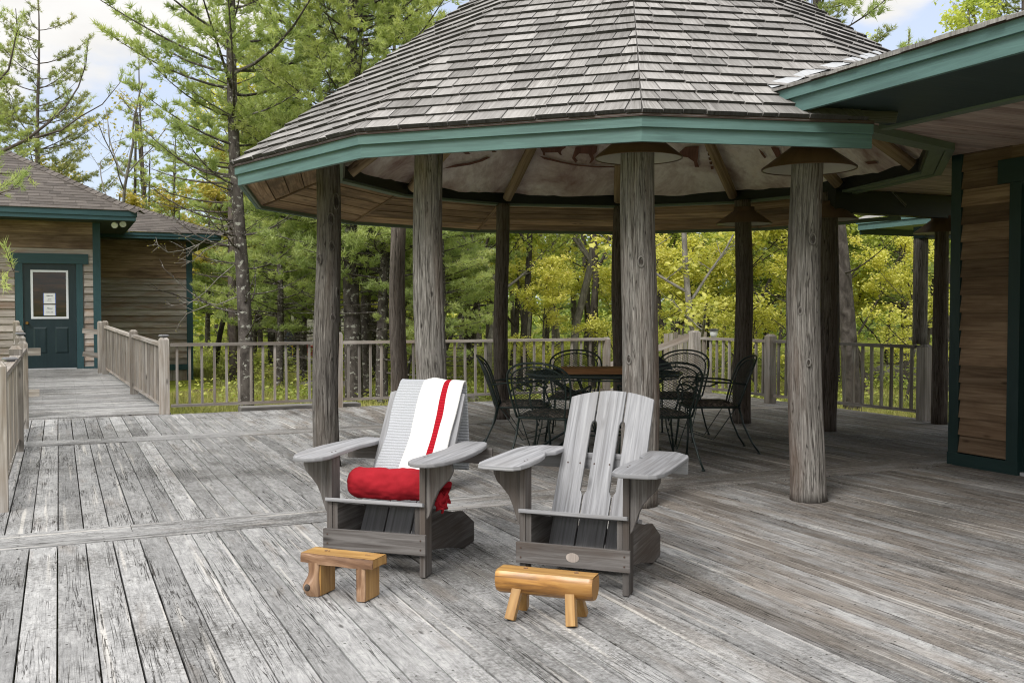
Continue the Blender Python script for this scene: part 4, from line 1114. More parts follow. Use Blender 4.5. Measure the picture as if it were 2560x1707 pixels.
# ================================================================== ADIRONDACK CHAIRS
def adirondack(label, loc, az, rounded):
    t = thing('adirondack_chair', (loc[0], loc[1], .004), label, 'chair', 'weathered wooden armchairs on the deck', rz=-R(az), local=True)
    rr = random.Random(5 if rounded else 9)
    I = lambda x, y, z: Vector((x, y, z))
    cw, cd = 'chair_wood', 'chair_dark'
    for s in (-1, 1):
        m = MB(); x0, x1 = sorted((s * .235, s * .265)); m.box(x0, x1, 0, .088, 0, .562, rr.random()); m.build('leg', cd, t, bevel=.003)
        # curved bracket under the arm
        P = [(.266, .562), (.405 if not rounded else .395, .562), (.402, .522), (.385, .485), (.355, .455), (.325, .42), (.305, .375), (.290, .33), (.280, .300), (.266, .28)]
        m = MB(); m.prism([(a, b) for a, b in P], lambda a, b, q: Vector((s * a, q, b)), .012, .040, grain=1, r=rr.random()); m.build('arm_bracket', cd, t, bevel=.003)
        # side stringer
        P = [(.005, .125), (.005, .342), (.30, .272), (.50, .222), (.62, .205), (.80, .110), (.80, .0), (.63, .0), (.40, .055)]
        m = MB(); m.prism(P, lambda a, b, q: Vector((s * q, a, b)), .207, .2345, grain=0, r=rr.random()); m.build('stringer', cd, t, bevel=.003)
        # arm
        if rounded:
            P = [(0.215, .03), (0.225, -.02), (0.250, -.05), (0.285, -.068), (0.336, -.066), (0.371, -.045), (0.401, .01), (0.421, .09), (0.431, .18), (0.431, .30), (0.421, .42), (0.401, .54), (0.371, .625), (0.346, .645), (0.235, .645), (0.225, .60), (0.222, .50), (0.240, .38), (0.232, .22), (0.220, .10)]
        else:
            P = [(0.205, .06), (0.215, -.02), (0.240, -.05), (0.270, -.058), (0.386, -.052), (0.421, -.035), (0.441, .02), (0.448, .12), (0.451, .46), (0.436, .52), (0.361, .60), (0.215, .60), (0.215, .43), (0.250, .385), (0.245, .36), (0.225, .30), (0.210, .20)]
        m = MB(); m.prism([(a, b - .10 * (1 - (b + .06) / .70)) for a, b in P], lambda a, b, q: Vector((s * a, b, q)), .563, .585, grain=1, r=rr.random()); m.build('arm', cw, t, bevel=.006)
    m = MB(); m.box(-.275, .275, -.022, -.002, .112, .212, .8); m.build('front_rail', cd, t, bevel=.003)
    if not rounded:                                       # a pale knot in the front rail
        m = MB(); m.add([I(.005 + .032 * cos(q), -.0235, .160 + .022 * sin(q)) for q in [2 * pi * w_ / 20 for w_ in range(20)]], [tuple(range(20))], [[(.03 * cos(q), .03 * sin(q)) for q in [2 * pi * w_ / 20 for w_ in range(20)]]], 1.); m.build('knot', 'pale_knot', t)
    # seat slats slope back
    n = 5
    for i in range(n):
        y0 = -.025 + i * .084; y1 = y0 + .078; z0 = .350 - .235 * (y0 + .025); z1 = .350 - .235 * (y1 + .025)
        m = MB(); c = [I(x, y, z + d) for d in (0, .019) for y, z in ((y0, z0), (y1, z1)) for x in (-.262 if i == 0 else -.232, .262 if i == 0 else .232)]
        if i > 0: c = [I((-.2338 if q.x < 0 else .2338), q.y, q.z + .0) for q in c]
        m.hexa(c, rr.random(), 0); m.build('seat_slat', cw, t, bevel=.003)
    # three back slats, waisted so that the gaps open in the middle
    up = Vector((0, .52, .854)).normalized(); nf = Vector((0, -.854, .52)).normalized(); B0 = I(0, .235, .085)
    def bp(x, s_, d): return B0 + I(x, 0, 0) + up * s_ + nf * d
    def topz(x): return .918 - .86 * x * x
    for i, (xa, xb) in enumerate(((-.223, -.079), (-.071, .071), (.079, .223))):
        ins = .013
        li = 0 if i == 0 else ins; ri = 0 if i == 2 else ins
        taper = lambda x, s_: x * (1 - .03 * (1 - s_ / .97))
        P = [(xa, .0), (xb, .0), (xb, .33), (xb - ri * .5, .345), (xb - ri, .355), (xb - ri, .715), (xb - ri * .6, .735), (xb, .742)]
        for k in range(7): x = xb + (xa - xb) * k / 6; P.append((x, topz(x)))
        P += [(xa, .742), (xa + li * .6, .735), (xa + li, .715), (xa + li, .355), (xa + li * .5, .345), (xa, .33)]
        m = MB(); m.prism([(a, b) for a, b in P], lambda a, b, q: bp(a, b, q), -.010, .010, grain=1, r=.45 + .2 * rr.random()); m.build('back_slat', cw, t, bevel=.003)
    m = MB()
    for x in (-.18, -.115, -.04, .04, .115, .18):
        for s_ in (.50, .22): c_ = bp(x, s_, .0105); m.tube([c_, c_ + nf * .0015], [.0045, .0045], 8, smooth=False)
    for x in (-.25, .25):
        for z in (.14, .185): m.tube([I(x, -.0225, z), I(x, -.0245, z)], [.0045, .0045], 8, smooth=False)
    for s_ in (-1, 1):
        for y in (.03, .07): m.tube([I(s_ * .25, y, .5855), I(s_ * .25, y, .587)], [.0045, .0045], 8, smooth=False)
    m.build('screw_heads', 'rust', t)['kind'] = 'stuff'
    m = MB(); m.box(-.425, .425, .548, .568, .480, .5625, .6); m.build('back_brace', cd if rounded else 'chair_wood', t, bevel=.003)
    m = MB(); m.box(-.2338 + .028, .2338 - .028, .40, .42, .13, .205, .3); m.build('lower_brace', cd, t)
    return t, bp
CH2, bp2 = adirondack('bare silvery grey wooden armchair with slatted back, in front of the thick grey log post', (.282, 4.53), 21, False)
CH1, bp1 = adirondack('grey wooden armchair with a striped blanket over its back and a red roll inside', (-.674, 4.825), 17.3, True)
def throw_blanket():
    t = thing('throw_blanket', (-.674, 4.825, .004), 'grey and white blanket with one red stripe, draped over the left wooden chair', 'blanket', rz=-R(17.3), local=True)
    path = [(.325, .018)] ; S = []
    # arc length along the front, over the top, down behind
    def prof(s_):                                          # s_ metres from the seat end
        if s_ < .615: return bp1(0, .31 + s_, .017)
        a = (s_ - .615) / .055
        if a < pi: p = bp1(0, .925, 0); return p + (Vector((0, .52, .854)) * sin(a) * .018 + Vector((0, -.854, .52)) * cos(a) * .018)
        q = s_ - .615 - .055 * pi; p = bp1(0, .925, -.018); g = min(1, q / .25)
        return p + Vector((0, .030 * g - .10 * q * (1 - g) * 0, -q)) + Vector((0, -.545 * .0, 0))
    L_ = .615 + .055 * pi + .46
    m = MB()
    def fn(i, j):
        s_ = j * L_; p = prof(s_); x0 = -.165 + .05 * (1 - min(1, s_ / .7)) * -.6; w = .378
        wav = .007 * sin(i * 9 + s_ * 5) * (1 - abs(2 * i - 1)) + .010 * mnoise.noise(Vector((i * 4, s_ * 5, 2)))
        x0 += .014 * mnoise.noise(Vector((s_ * 5, i * 2, 9)))
        drop = 0.
        x = x0 + w * i
        over = max(0, x - .212)
        p = Vector((x - over * .55, p.y, p.z)) + Vector((0, .35, -.10)) * over * 2.2
        nrm = Vector((0, -.854, .52)) if s_ < .65 else (Vector((0, 0, 1)) if s_ < .77 else Vector((0, 1, 0)))
        return p + nrm * (.006 + max(0, wav))
    m.grid(fn, 44, 110, r=.5, uvf=lambda a, b: (a if b * L_ < .74 else a * .34, b * L_))
    o = m.build('cloth', 'blanket_cloth', t)
    md = o.modifiers.new('thickness', 'SOLIDIFY'); md.thickness = .011; md.offset = 1
throw_blanket()
def red_roll():
    t = thing('rolled_blanket', (-.674, 4.825, .004), 'red fleece blanket rolled into a bolster, lying on the left wooden chair', 'blanket', rz=-R(17.3), local=True)
    m = MB(); nx, na = 60, 56; x0, x1 = -.205, .315
    def fn(i, j):
        x = x0 + (x1 - x0) * i; a = 2 * pi * j
        rad = .083
        e = i / .10
        if e < 1: rad *= math.sqrt(max(0, 1 - (1 - e) ** 2.4)) * .98 + .0
        g = max(0, (i - .80) / .20)                       # the gathered end: pleats that pinch in and flare again
        pin = math.exp(-((i - .955) / .035) ** 2) * .28
        rad *= 1 - pin
        pleat = g * (.008 * sin(9 * a + 3 * i) + .008 * sin(5 * a + 1.7) + .003 * sin(17 * a))
        wr = .009 * mnoise.noise(Vector((x * 9, cos(a) * 1.6, sin(a) * 1.6))) + .005 * mnoise.noise(Vector((x * 30, cos(a) * 3, sin(a) * 3 + 4)))
        rr_ = rad + pleat * 1.1 + wr
        cy, cz = .135, .345 + .052 + .028
        y = cy + cos(a) * rr_ * 1.0; z = cz + sin(a) * rr_ * .93
        z = max(z, .352 - .235 * (y + .025) + .008 if y > 0 else z)
        return Vector((x + .012 * g * sin(5 * a), y, z - .025 * g))
    m.grid(fn, nx + 20, na * 2, r=.5)
    # the folded-in centre of the gathered end
    def fe(i, j):
        a = 2 * pi * j; q = 1 - i; base = fn(1., j); c = Vector((x1 - .055, .135, .415))
        p = c + (base - c) * q; p.x += .016 * sin(7 * a) * q * i * 4 - .01 * i; return p
    m.grid(fe, 12, na * 2, r=.5)
    m.build('fleece', 'red_fleece', t)
    m = MB()
    def tail(i, j):
        w = .035 + .02 * j; return Vector((.29 + i * .05 + .02 * j * sin(i * 6), .075 + .05 * i + .012 * sin(j * 9 + i * 4), .395 - j * .085 + .012 * sin(i * 8)))
    m.grid(tail, 8, 8, r=.5); o = m.build('loose_corner', 'red_fleece', t); md = o.modifiers.new('thickness', 'SOLIDIFY'); md.thickness = .006
red_roll()

# ================================================================== FOOTSTOOLS
def stool_slab():
    a = R(22.5); t = thing('footstool', (-.768, 4.46, .004), 'varnished slab footstool on two plank legs, one bulging, before the left chair', 'footstool', rz=-a, local=True)
    rr = random.Random(2)
    def edge(x, s_, z): return s_ * (.062 + .007 * mnoise.noise(Vector((x * 9, s_ * 3, 1))) + .004 * mnoise.noise(Vector((x * 26, z * 20, s_))))
    m = MB()
    def top(i, j): x = -.19 + .38 * i; return Vector((x, (edge(x, -1, 0) * (1 - j) + edge(x, 1, 0) * j) * .93, .192 + .001 * sin(x * 12)))
    m.grid(top, 24, 6, r=.6, smooth=False, uvf=lambda u, v: (v * .12, u * .38))
    m.build('seat_top', 'varnished_pine', t)
    m = MB()
    for s_ in (-1, 1):
        def side(i, j, s_=s_):
            x = -.19 + .38 * i; zz = .192 - .040 * j - (.010 * mnoise.noise(Vector((x * 8, 5, s_))) + .004) * (j > .9)
            y = edge(x, s_, zz) * (.93 + .09 * sin(min(1, j * 1.3) * pi * .6)); return Vector((x, y if s_ < 0 else y, zz))
        m.grid(side, 40, 6, r=.5, smooth=True, uvf=lambda u, v: (v * .04, u * .38))
    m.build('bark_edge', 'bark_edge', t)
    m = MB()
    for x in (-.19, .19): m.quad((x, -.060, .154), (x, .060, .154), (x, .058, .191), (x, -.058, .191), .4)
    m.quad((-.19, -.060, .155), (.19, -.060, .153), (.19, .060, .153), (-.19, .060, .155), .4); m.build('slab', 'varnished_pine', t)
    m = MB()
    for x in (-.10, .115): m.tube([(x, .012, .1915), (x, .012, .1935)], [.008, .008], 14, smooth=False)
    for x in (-.085, .128): m.tube([(x, .014, .1915), (x, .014, .1936)], [.005, .005], 12, smooth=False)
    m.build('peg', 'bark_edge', t)
    for sgn, x0, x1 in ((-1, -.150, -.088), (1, .102, .148)):
        m = MB(); m.prism([(x0, 0), (x1, 0), (x1 + .0, .156), (x0 + .006 * -sgn, .156)], lambda p, q, d: Vector((p, d, q)), -.052, .070, grain=1, r=.3); m.build('leg', 'varnished_pine', t, bevel=.003)
        m = MB()
        def face(i, j, sgn=sgn, x0=x0, x1=x1):
            z = .001 + .152 * j; bul = 0
            if sgn < 0:
                b = math.exp(-((z - .042) / .040) ** 2); w = .028 + .014 * b + .003 * cos(z * 40); cx = -.122 - .012 * b
                ang = pi * i; x = cx - cos(ang) * w; y = -.053 - sin(ang) * (.014 + .030 * b)
                return Vector((x, y, z + .0))
            ang = pi * i; cx, w = .124, .024
            return Vector((cx - cos(ang) * w, -.053 - sin(ang) * .010 + .002 * mnoise.noise(Vector((i * 4, z * 40, 0))), z))
        m.grid(face, 16, 24, r=.4, uvf=lambda u, v: (u * .07, v * .16)); m.build('bark_face', 'bark_edge', t)
    # burl knot on the bulging leg
    m = MB(); m.tube([(-.133, -.094, .045), (-.133, -.099, .046), (-.133, -.101, .046)], [.016, .012, .004], 14); m.build('burl_eye', 'dark_bark', t)
stool_slab()
def stool_log():
    a = R(20); t = thing('footstool', (.147, 4.135, .004), 'varnished half-log footstool with four splayed square legs, before the bare chair', 'footstool', rz=-a, local=True)
    m = MB(); n = 28; L0, L1 = -.213, .213
    def body(i, j):
        x = L0 + (L1 - L0) * i; a0 = R(155); ang = -a0 + (2 * a0 - 2 * pi * 0) * j - pi / 2 + 0
        r_ = .064 * (1 + .04 * mnoise.noise(Vector((x * 8, j * 5, 0)))); e = min(1, min(i, 1 - i) / .03); r_ *= .93 + .07 * math.sqrt(e)
        ang = R(38) - R(256) * j
        return Vector((x, r_ * cos(ang), .155 + r_ * sin(ang)))
    m.grid(body, 40, n, r=.5, uvf=lambda u, v: (v * .32, u * .41)); m.build('log_body', 'peeled_log', t)
    m = MB()
    def tp(i, j):
        x = L0 + (L1 - L0) * i; y = (-.0504 + .1008 * j); return Vector((x, y, .1945 + .0015 * sin(j * pi)))
    m.grid(tp, 20, 4, r=.7, uvf=lambda u, v: (v * .11, u * .41)); m.build('flat_top', 'varnished_pine', t)
    for x, f in ((L0, 1), (L1, -1)):
        m = MB(); vs = [body(0 if f > 0 else 1, j / n) for j in range(n + 1)]
        m.add(vs, [tuple(range(n + 1))[::f]], [[(v.y, v.z) for v in vs][::f]], .3); m.build('cut_end', 'end_grain', t)
    m = MB()
    for x in (-.10, .125): m.tube([(x, .018, .195), (x, .018, .1975)], [.010, .010], 14, smooth=False)
    m.build('peg', 'bark_edge', t)
    for sx in (-1, 1):
        for sy in (-1, 1):
            m = MB(); m.beam((sx * .115, sy * .035, .135), (sx * .135, sy * .085, .0), .042, .036, up=(0, 1, 0)); m.build('leg', 'varnished_pine', t, bevel=.003)
stool_log()

# ================================================================== PATIO TABLE AND CHAIRS (wrought iron)
def hoop(fn, n): return [fn(i / n) for i in range(n + 1)]
def iron_chair():
    t = thing('patio_chair', (0, 0, .004), '', 'chair', 'wrought iron armchairs round the table', local=True)
    K = 'iron_green'; rr_ = .0075
    # x across, -y front, +y back
    def back(u, s_):                                    # u -1..1, s_ 0..1 up the back
        w = .225 + .045 * sin(pi * min(1, s_ * 1.15) * .62)
        x = u * w; y = .235 + .13 * s_ + .03 * s_ * s_ - .055 * (1 - u * u) * 0 + .05 * (-(u * u)) + .03; z = .42 + s_ * .46
        return Vector((x, y, z))
    def arch(th, grow):                                 # outline: sides and rounded top
        pts = []
        for i in range(31):
            q = i / 30; a = pi * q
            if q < .27: s_ = q / .27 * .68; u = -1
            elif q > .73: s_ = (1 - q) / .27 * .68; u = 1
            else:
                b = (q - .27) / .46 * pi; u = -cos(b); s_ = .68 + .32 * sin(b) ** .8
            p = back(u * grow, s_ * (.93 + .07 * (grow > .95))); pts.append(p)
        return pts
    m = MB(); o_ = arch(0, 1.); m.tube(o_, .0095, 7); i_ = arch(0, .86); m.tube(i_, .007, 6)
    for k in (5, 10, 15, 20, 25): m.tube([o_[k], i_[k]], .005, 5)
    m.build('back_frame', K, t)
    m = MB(); nS, nU = 19, 13                           # expanded-metal lattice as thin strands
    def clipu(s_): return .86 if s_ < .66 else .86 * math.sqrt(max(0, 1 - ((s_ - .66) / .29) ** 2))
    for d in (-1, 1):
        for k in range(-nS, nU + nS):
            pts = []
            for q in range(nS * 2 + 1):
                s_ = q / (nS * 2) * .93; u = -1 + 2 * (k + d * q * .5) / nU
                if abs(u) <= clipu(s_): pts.append(back(u, s_))
                else:
                    if len(pts) > 1: m.tube(pts, .0022, 3, cap=False)
                    pts = []
            if len(pts) > 1: m.tube(pts, .0022, 3, cap=False)
    m.build('back_mesh', K, t)
    m = MB(); sq = [(-.23, -.22), (-.20, -.25), (.20, -.25), (.23, -.22), (.225, .20), (.19, .235), (-.19, .235), (-.225, .20), (-.23, -.22)]
    m.tube([(x, y, .42) for x, y in sq], .0105, 7); 
    for i in range(-6, 7): m.tube([(i * .034, -.245, .418), (i * .034, .225, .418)], .0028, 4); m.tube([(-.222, i * .036, .416), (.222, i * .036, .416)], .0028, 4)
    m.build('seat', K, t)
    m = MB()
    def cush(i, j):
        a, b = 2 * i - 1, 2 * j - 1; e = (1 - a ** 6) * (1 - b ** 6); return Vector((a * .205, b * .21 - .005, .428 + .038 * max(0, e) ** .5 + .006 * mnoise.noise(Vector((a * 4, b * 4, 0)))))
    m.grid(cush, 18, 18, r=.5); m.build('seat_cushion', 'cushion_cloth', t)
    for s_ in (-1, 1):
        m = MB(); m.tube([back(s_ * 1., .45), (s_ * .285, .16, .645), (s_ * .30, .02, .65), (s_ * .295, -.12, .665), (s_ * .28, -.20, .655), (s_ * .265, -.225, .615), (s_ * .27, -.19, .56), (s_ * .262, -.20, .49), (s_ * .235, -.20, .42)], .009, 7)
        m.tube([(s_ * .30, .02, .65), (s_ * .275, -.06, .615), (s_ * .265, -.16, .62), (s_ * .262, -.20, .60)], .007, 6); m.build('arm', K, t)
        m = MB(); m.tube([(s_ * .20, .225, .42), (s_ * .215, .27, .25), (s_ * .235, .34, .10), (s_ * .25, .40, .012)], .009, 7); m.tube([(s_ * .25, .40, .012), (s_ * .25, .40, 0)], [.012, .018], 8); m.build('leg', K, t)
        m = MB(); m.tube([(s_ * .225, -.22, .42), (s_ * .215, -.235, .32), (s_ * .235, -.245, .18), (s_ * .255, -.26, .012)], .009, 7); m.tube([(s_ * .255, -.26, .012), (s_ * .255, -.26, 0)], [.012, .018], 8)
        m.tube([(s_ * .165, -.235, .42), (s_ * .175, -.24, .30), (s_ * .215, -.245, .16), (s_ * .25, -.258, .05)], .006, 6)
        for zz, dx in ((.36, .0), (.32, .012), (.27, -.004), (.22, .01)): m.tube([(s_ * (.195 + dx), -.24, zz), (s_ * (.197 + dx), -.242, zz - .012), (s_ * (.199 + dx), -.244, zz - .024)], [.004, .011, .003], 6)
        m.build('leg', K, t)
        m = MB(); m.tube([(s_ * .20, .20, .415), (s_ * .18, .0, .12), (s_ * .23, -.235, .20)], .0045, 5); m.build('stretcher', K, t)
    return t
IC = iron_chair()
chairs = [(.10, 9.12, 272, 'iron armchair at the left end of the table, seen from its side'),
          (.33, 8.22, 202, 'iron armchair with its back to the camera, at the front left of the table'),
          (.62, 9.98, 8, 'iron armchair behind the table on the left, facing the camera'),
          (1.22, 8.28, 168, 'iron armchair half hidden behind the thick grey log post, its back to the camera'),
          (1.66, 10.02, 25, 'iron armchair behind the table on the right, in front of the stair'),
          (1.83, 9.14, 88, 'iron armchair at the right end of the table, turned sideways')]
for i, (x, y, a, lab) in enumerate(chairs):
    c = IC if i == 0 else copy_tree(IC)
    c.location = (x, y, .004); c.rotation_euler = (0, 0, -R(a)); c['label'] = lab
def table():
    t = thing('patio_table', (.83, 8.95, .004), 'dark green wrought iron table with a round mesh top and scrolled legs under the pavilion', 'table', local=True)
    K = 'iron_green'; H = .725; a, b = .70, .56
    m = MB(); m.tube([(a * cos(2 * pi * k / 48), b * sin(2 * pi * k / 48), H) for k in range(49)], .016, 8)
    m.tube([(a * .97 * cos(2 * pi * k / 48), b * .97 * sin(2 * pi * k / 48), H - .03) for k in range(49)], .008, 6); m.build('rim', K, t)
    m = MB(); n = 34
    for d in (-1, 1):
        for k in range(-n, n + 1):
            c0 = k * .042 * 1.0; pts = []
            for q in range(-40, 41):
                x = q * .02; y = d * x * .9 + c0
                if (x / a) ** 2 + (y / b) ** 2 < .99: pts.append((x, y, H + .003))
            if len(pts) > 1: m.tube([pts[0], pts[-1]], .0045, 4, cap=False)
    m.build('table_top', K, t)
    for s1 in (-1, 1):
        for s2 in (-1, 1):
            m = MB(); dx, dy = s1 * .8, s2 * .6
            m.tube([(dx * .62, dy * .62, H - .02), (dx * .46, dy * .46, .60), (dx * .20, dy * .20, .50), (dx * .13, dy * .13, .38), (dx * .22, dy * .22, .22), (dx * .42, dy * .42, .16), (dx * .60, dy * .60, .06), (dx * .68, dy * .68, .0)], .012, 7)
            m.tube([(dx * .30, dy * .30, .70), (dx * .24, dy * .24, .58), (dx * .16, dy * .16, .46)], .008, 6); m.build('leg', K, t)
    m = MB(); m.tube([(.22 * cos(2 * pi * k / 24), .18 * sin(2 * pi * k / 24), .18) for k in range(25)], .008, 6); m.build('stretcher', K, t)
    t2 = thing('wooden_tray', (.83, 8.90, .735), 'brown wooden board lying on the iron table', 'board', rz=R(2), local=True)
    m = MB(); m.box(-.37, .37, -.20, .20, .0, .052, .5); m.build('board', 'tray_wood', t2, bevel=.006)
    for k in range(6):
        m = MB(); x = -.31 + k * .07; m.tube([(x, .12, .052), (x, .12, .066)], [.012, .012], 10); m.build('peg', 'shade_lining', t2)
    m = MB()
    def hat(i, j):
        a_ = 2 * pi * i; q = j; r0 = .17 * (1 - q) + .0; return Vector((1.36 + .5 * .0 + r0 * cos(a_), 9.36 + r0 * .8 * sin(a_), .745 + .13 * math.sqrt(q) + .01 * mnoise.noise(Vector((cos(a_) * 2, sin(a_) * 2, q * 3)))))
    m.grid(hat, 24, 8, r=.5); tag(m.build('folded_cover', 'dark_tarp', loc=(1.36, 9.36, .745)), 'dark grey folded cover heaped at the right end of the iron table', 'cover')
table()
# small bits on the deck
def leaf_on_deck(v, u, a, label):
    m = MB(); c, s = cos(a), sin(a)
    pts = [(-.035, 0, .004), (-.01, -.011, .012), (.02, -.008, .006), (.04, .0, .014), (.015, .010, .005), (-.015, .009, .010)]
    vs = [W(v + x * c - y * s, u + x * s + y * c, z + .002) for x, y, z in pts]
    m.add(vs, [(0, 1, 5), (1, 2, 4, 5), (2, 3, 4)], [[(0, 0)] * 3, [(0, 0)] * 4, [(0, 0)] * 3], .5)
    m.build('dead_leaf', 'dead_leaf', loc=W(v, u, 0)); tag(bpy.context.scene.objects[-1] if False else list(COL.objects)[-1], label, 'leaf', 'dead leaves lying on the deck')
leaf_on_deck(.078, 3.02, .4, 'curled brown leaf on a cracked deck board at the bottom left')
leaf_on_deck(2.05, 2.35, 1.1, 'small brown leaf on the boards at the bottom, right of the half-log footstool')

# ================================================================== TREES
def X_at(xpx, Y): return (xpx - 1176) / 2265. * Y
def limb(m, pts, r0, r1, n=5):
    k = len(pts); m.tube(pts, [r0 + (r1 - r0) * i / (k - 1) for i in range(k)], n, cap=False)
def pine_meshes(seed, H, h0, spread, r, needle='pine_needles', bark='pine_bark', dens=1., sweep=.35, dead=0, per=5, nn=11, ln=.115, wd=.009, lean=(0, 0), dh=.42, profile=None, top_open=0., tw=1.):
    g = np.random.default_rng(seed); rr = random.Random(seed); m = MB()
    n = max(10, int(H / .5)); wob = [rr.uniform(0, 6) for _ in range(4)]
    def tr(z):
        t = z / H; return Vector((lean[0] * t + .05 * sin(z * .8 + wob[0]) , lean[1] * t + .05 * sin(z * .7 + wob[1]), z))
    zs = [-.3 + (H + .3) * i / n for i in range(n + 1)]
    m.tube([tr(z) for z in zs], [r * (1.12 if z < .1 else 1) * (1 - .93 * max(0, z) / H) + .006 for z in zs], 12, ridge=.05)
    P, D, T = [], [], []
    def branch(z, az, L_, live):
        b = tr(z); o = Vector((cos(az), sin(az), 0)); k = 7; pts = []
        sw = sweep * rr.uniform(.6, 1.3); kink = rr.uniform(-.3, .3); sd = Vector((-sin(az), cos(az), 0))
        for i in range(k):
            t = i / (k - 1); pts.append(b + o * L_ * t + Vector((0, 0, 1)) * L_ * (sw * t * t + .10 * t * (1 if live else -.6)) + sd * L_ * kink * t * t)
        limb(m, pts, max(.006, .008 + .008 * L_), .003)
        tone = rr.random(); dr = (pts[-1] - pts[-2]).normalized()
        step = .19 / dens; s_ = .22 * L_ + rr.uniform(0, .2)
        while s_ < L_:
            t = s_ / L_; i = min(k - 2, int(t * (k - 1))); f = t * (k - 1) - i; p = pts[i].lerp(pts[i + 1], f); dr = (pts[i + 1] - pts[i]).normalized()
            for side in (-1, 1):
                if rr.random() < (.24 if live else .5): continue
                l2 = (.16 + .42 * L_ * (1 - t) * rr.uniform(.5, 1.)) * tw if live else rr.uniform(.1, .4)
                d2 = (dr * rr.uniform(.5, 1.1) + dr.cross(Vector((0, 0, 1))).normalized() * side * rr.uniform(.5, 1.1) + Vector((0, 0, rr.uniform(-.1, .45)))).normalized()
                e = p + d2 * l2; limb(m, [p, p.lerp(e, .5) + Vector((0, 0, .02)), e], .006, .002, 3)
                if not live: continue
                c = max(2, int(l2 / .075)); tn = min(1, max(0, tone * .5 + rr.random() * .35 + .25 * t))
                for q in range(1, c + 1):
                    if q / c < .5 and rr.random() < .75: continue
                    pp = p.lerp(e, q / c)
                    for _ in range(2): P.append(pp + Vector((rr.gauss(0, .035), rr.gauss(0, .035), rr.gauss(0, .03)))); D.append(d2 * .5 + Vector((0, 0, .4))); T.append(tn)
            s_ += step * rr.uniform(.7, 1.4)
        if live:
            for q in range(3): P.append(pts[-1] - dr * .07 * q); D.append(dr + Vector((0, 0, .4))); T.append(tone)
    z = h0; az = rr.uniform(0, 6)
    prof = profile or (lambda t: (1 - t) ** .75 * (.45 + .55 * min(1, t * 5 + .3)))
    while z < H - .25:
        t = (z - h0) / (H - h0); c = per if t < .8 else per - 1
        for i in range(c):
            if rr.random() < .12 + top_open * t: continue
            L_ = max(.22, spread * prof(t) * rr.uniform(.55, 1.25)); branch(z + rr.uniform(-.12, .12), az + 2 * pi * i / c + rr.uniform(-.4, .4), L_, True)
        z += dh * rr.uniform(.7, 1.3); az += 1.1
    for i in range(dead): branch(rr.uniform(h0 * .25, h0 * 1.1), rr.uniform(0, 6.28), rr.uniform(.5, 1.8), False)
    top = tr(H)
    for q in range(6): P.append(top - Vector((0, 0, .07 * q))); D.append(Vector((0, 0, 1))); T.append(.8)
    P = np.array([tuple(p) for p in P]); D = np.array([tuple(d) for d in D]); D /= np.linalg.norm(D, axis=1)[:, None]
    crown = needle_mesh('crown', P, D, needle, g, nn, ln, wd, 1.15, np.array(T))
    tm = m.build('tree_trunk_source', bark); me = tm.data; me.name = 'trunk'; bpy.data.objects.remove(tm)
    return me, crown
def broad_meshes(seed, H, r, leaf='maple_leaves', bark='dark_bark', nleaf=9000, size=.06, h0=1.2, fork=.55, spread=1., lean=(0, 0), up=.6, bare=0.):
    g = np.random.default_rng(seed); rr = random.Random(seed); m = MB(); ends = []
    def grow(p, d, L_, rad, lvl):
        k = 5; pts = [p]; dd = d.copy()
        for i in range(k):
            dd = (dd + Vector((rr.uniform(-.18, .18), rr.uniform(-.18, .18), rr.uniform(-.03, .12)))).normalized(); pts.append(pts[-1] + dd * L_ / k)
        limb(m, pts, rad, rad * .55, 8 if lvl == 0 else (5 if lvl == 1 else 3))
        if lvl >= 2: ends.append((pts[2], pts[-1]))
        if lvl >= 3: return
        nb = {0: rr.randint(6, 9), 1: rr.randint(4, 6), 2: rr.randint(2, 4)}[lvl]
        for i in range(nb):
            t = (h0 / H + (1 - h0 / H) * rr.random() ** .8) if lvl == 0 else rr.uniform(.25, 1)
            q = min(k - 1, int(t * k)); b = pts[q].lerp(pts[q + 1], t * k - q); a = rr.uniform(0, 6.28)
            side = Vector((cos(a), sin(a), 0)); nd_ = (dd * rr.uniform(.4, 1.) + side * rr.uniform(.6, 1.1) * spread + Vector((0, 0, rr.uniform(-.1, .3)))).normalized()
            grow(b, nd_, L_ * rr.uniform(.34, .55) * (1.1 - .4 * t if lvl == 0 else 1), rad * .45 * (1.2 - t * .6), lvl + 1)
        if lvl == 0: grow(pts[-1], dd, L_ * .25, rad * .5, 1)
    grow(Vector((0, 0, -.2)), Vector((lean[0], lean[1], 1)).normalized(), H * .82, r, 0)
    E_ = np.array([[*a, *b] for a, b in ends]); n = len(E_); tn = g.random(n)
    keep = g.random(n) > bare; E_ = E_[keep]; tn = tn[keep]; n = len(E_)
    idx = g.integers(0, n, nleaf); t = g.random((nleaf, 1)); P = E_[idx, :3] * (1 - t) + E_[idx, 3:] * t * 1.0 + g.normal(size=(nleaf, 3)) * np.array([.13, .13, .09])
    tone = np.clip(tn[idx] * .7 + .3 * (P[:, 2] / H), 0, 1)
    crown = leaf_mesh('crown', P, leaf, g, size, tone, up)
    tm = m.build('tree_trunk_source', bark); me = tm.data; me.name = 'trunk'; bpy.data.objects.remove(tm)
    return me, crown
def plant(name, meshes, x, y, label, cat='tree', group=None, rz=0., s=1., sz=None, z=None):
    t = bpy.data.objects.new(name, None); COL.objects.link(t); t.location = (x, y, gh(x, y) if z is None else z); t.rotation_euler = (0, 0, rz); t.scale = (s, s, sz or s)
    tag(t, label, cat, group)
    for nm, me in zip(('trunk', 'crown'), meshes):
        if me is None: continue
        o = bpy.data.objects.new(nm, me); COL.objects.link(o); o.parent = t
    return t
R9 = random.Random(77)
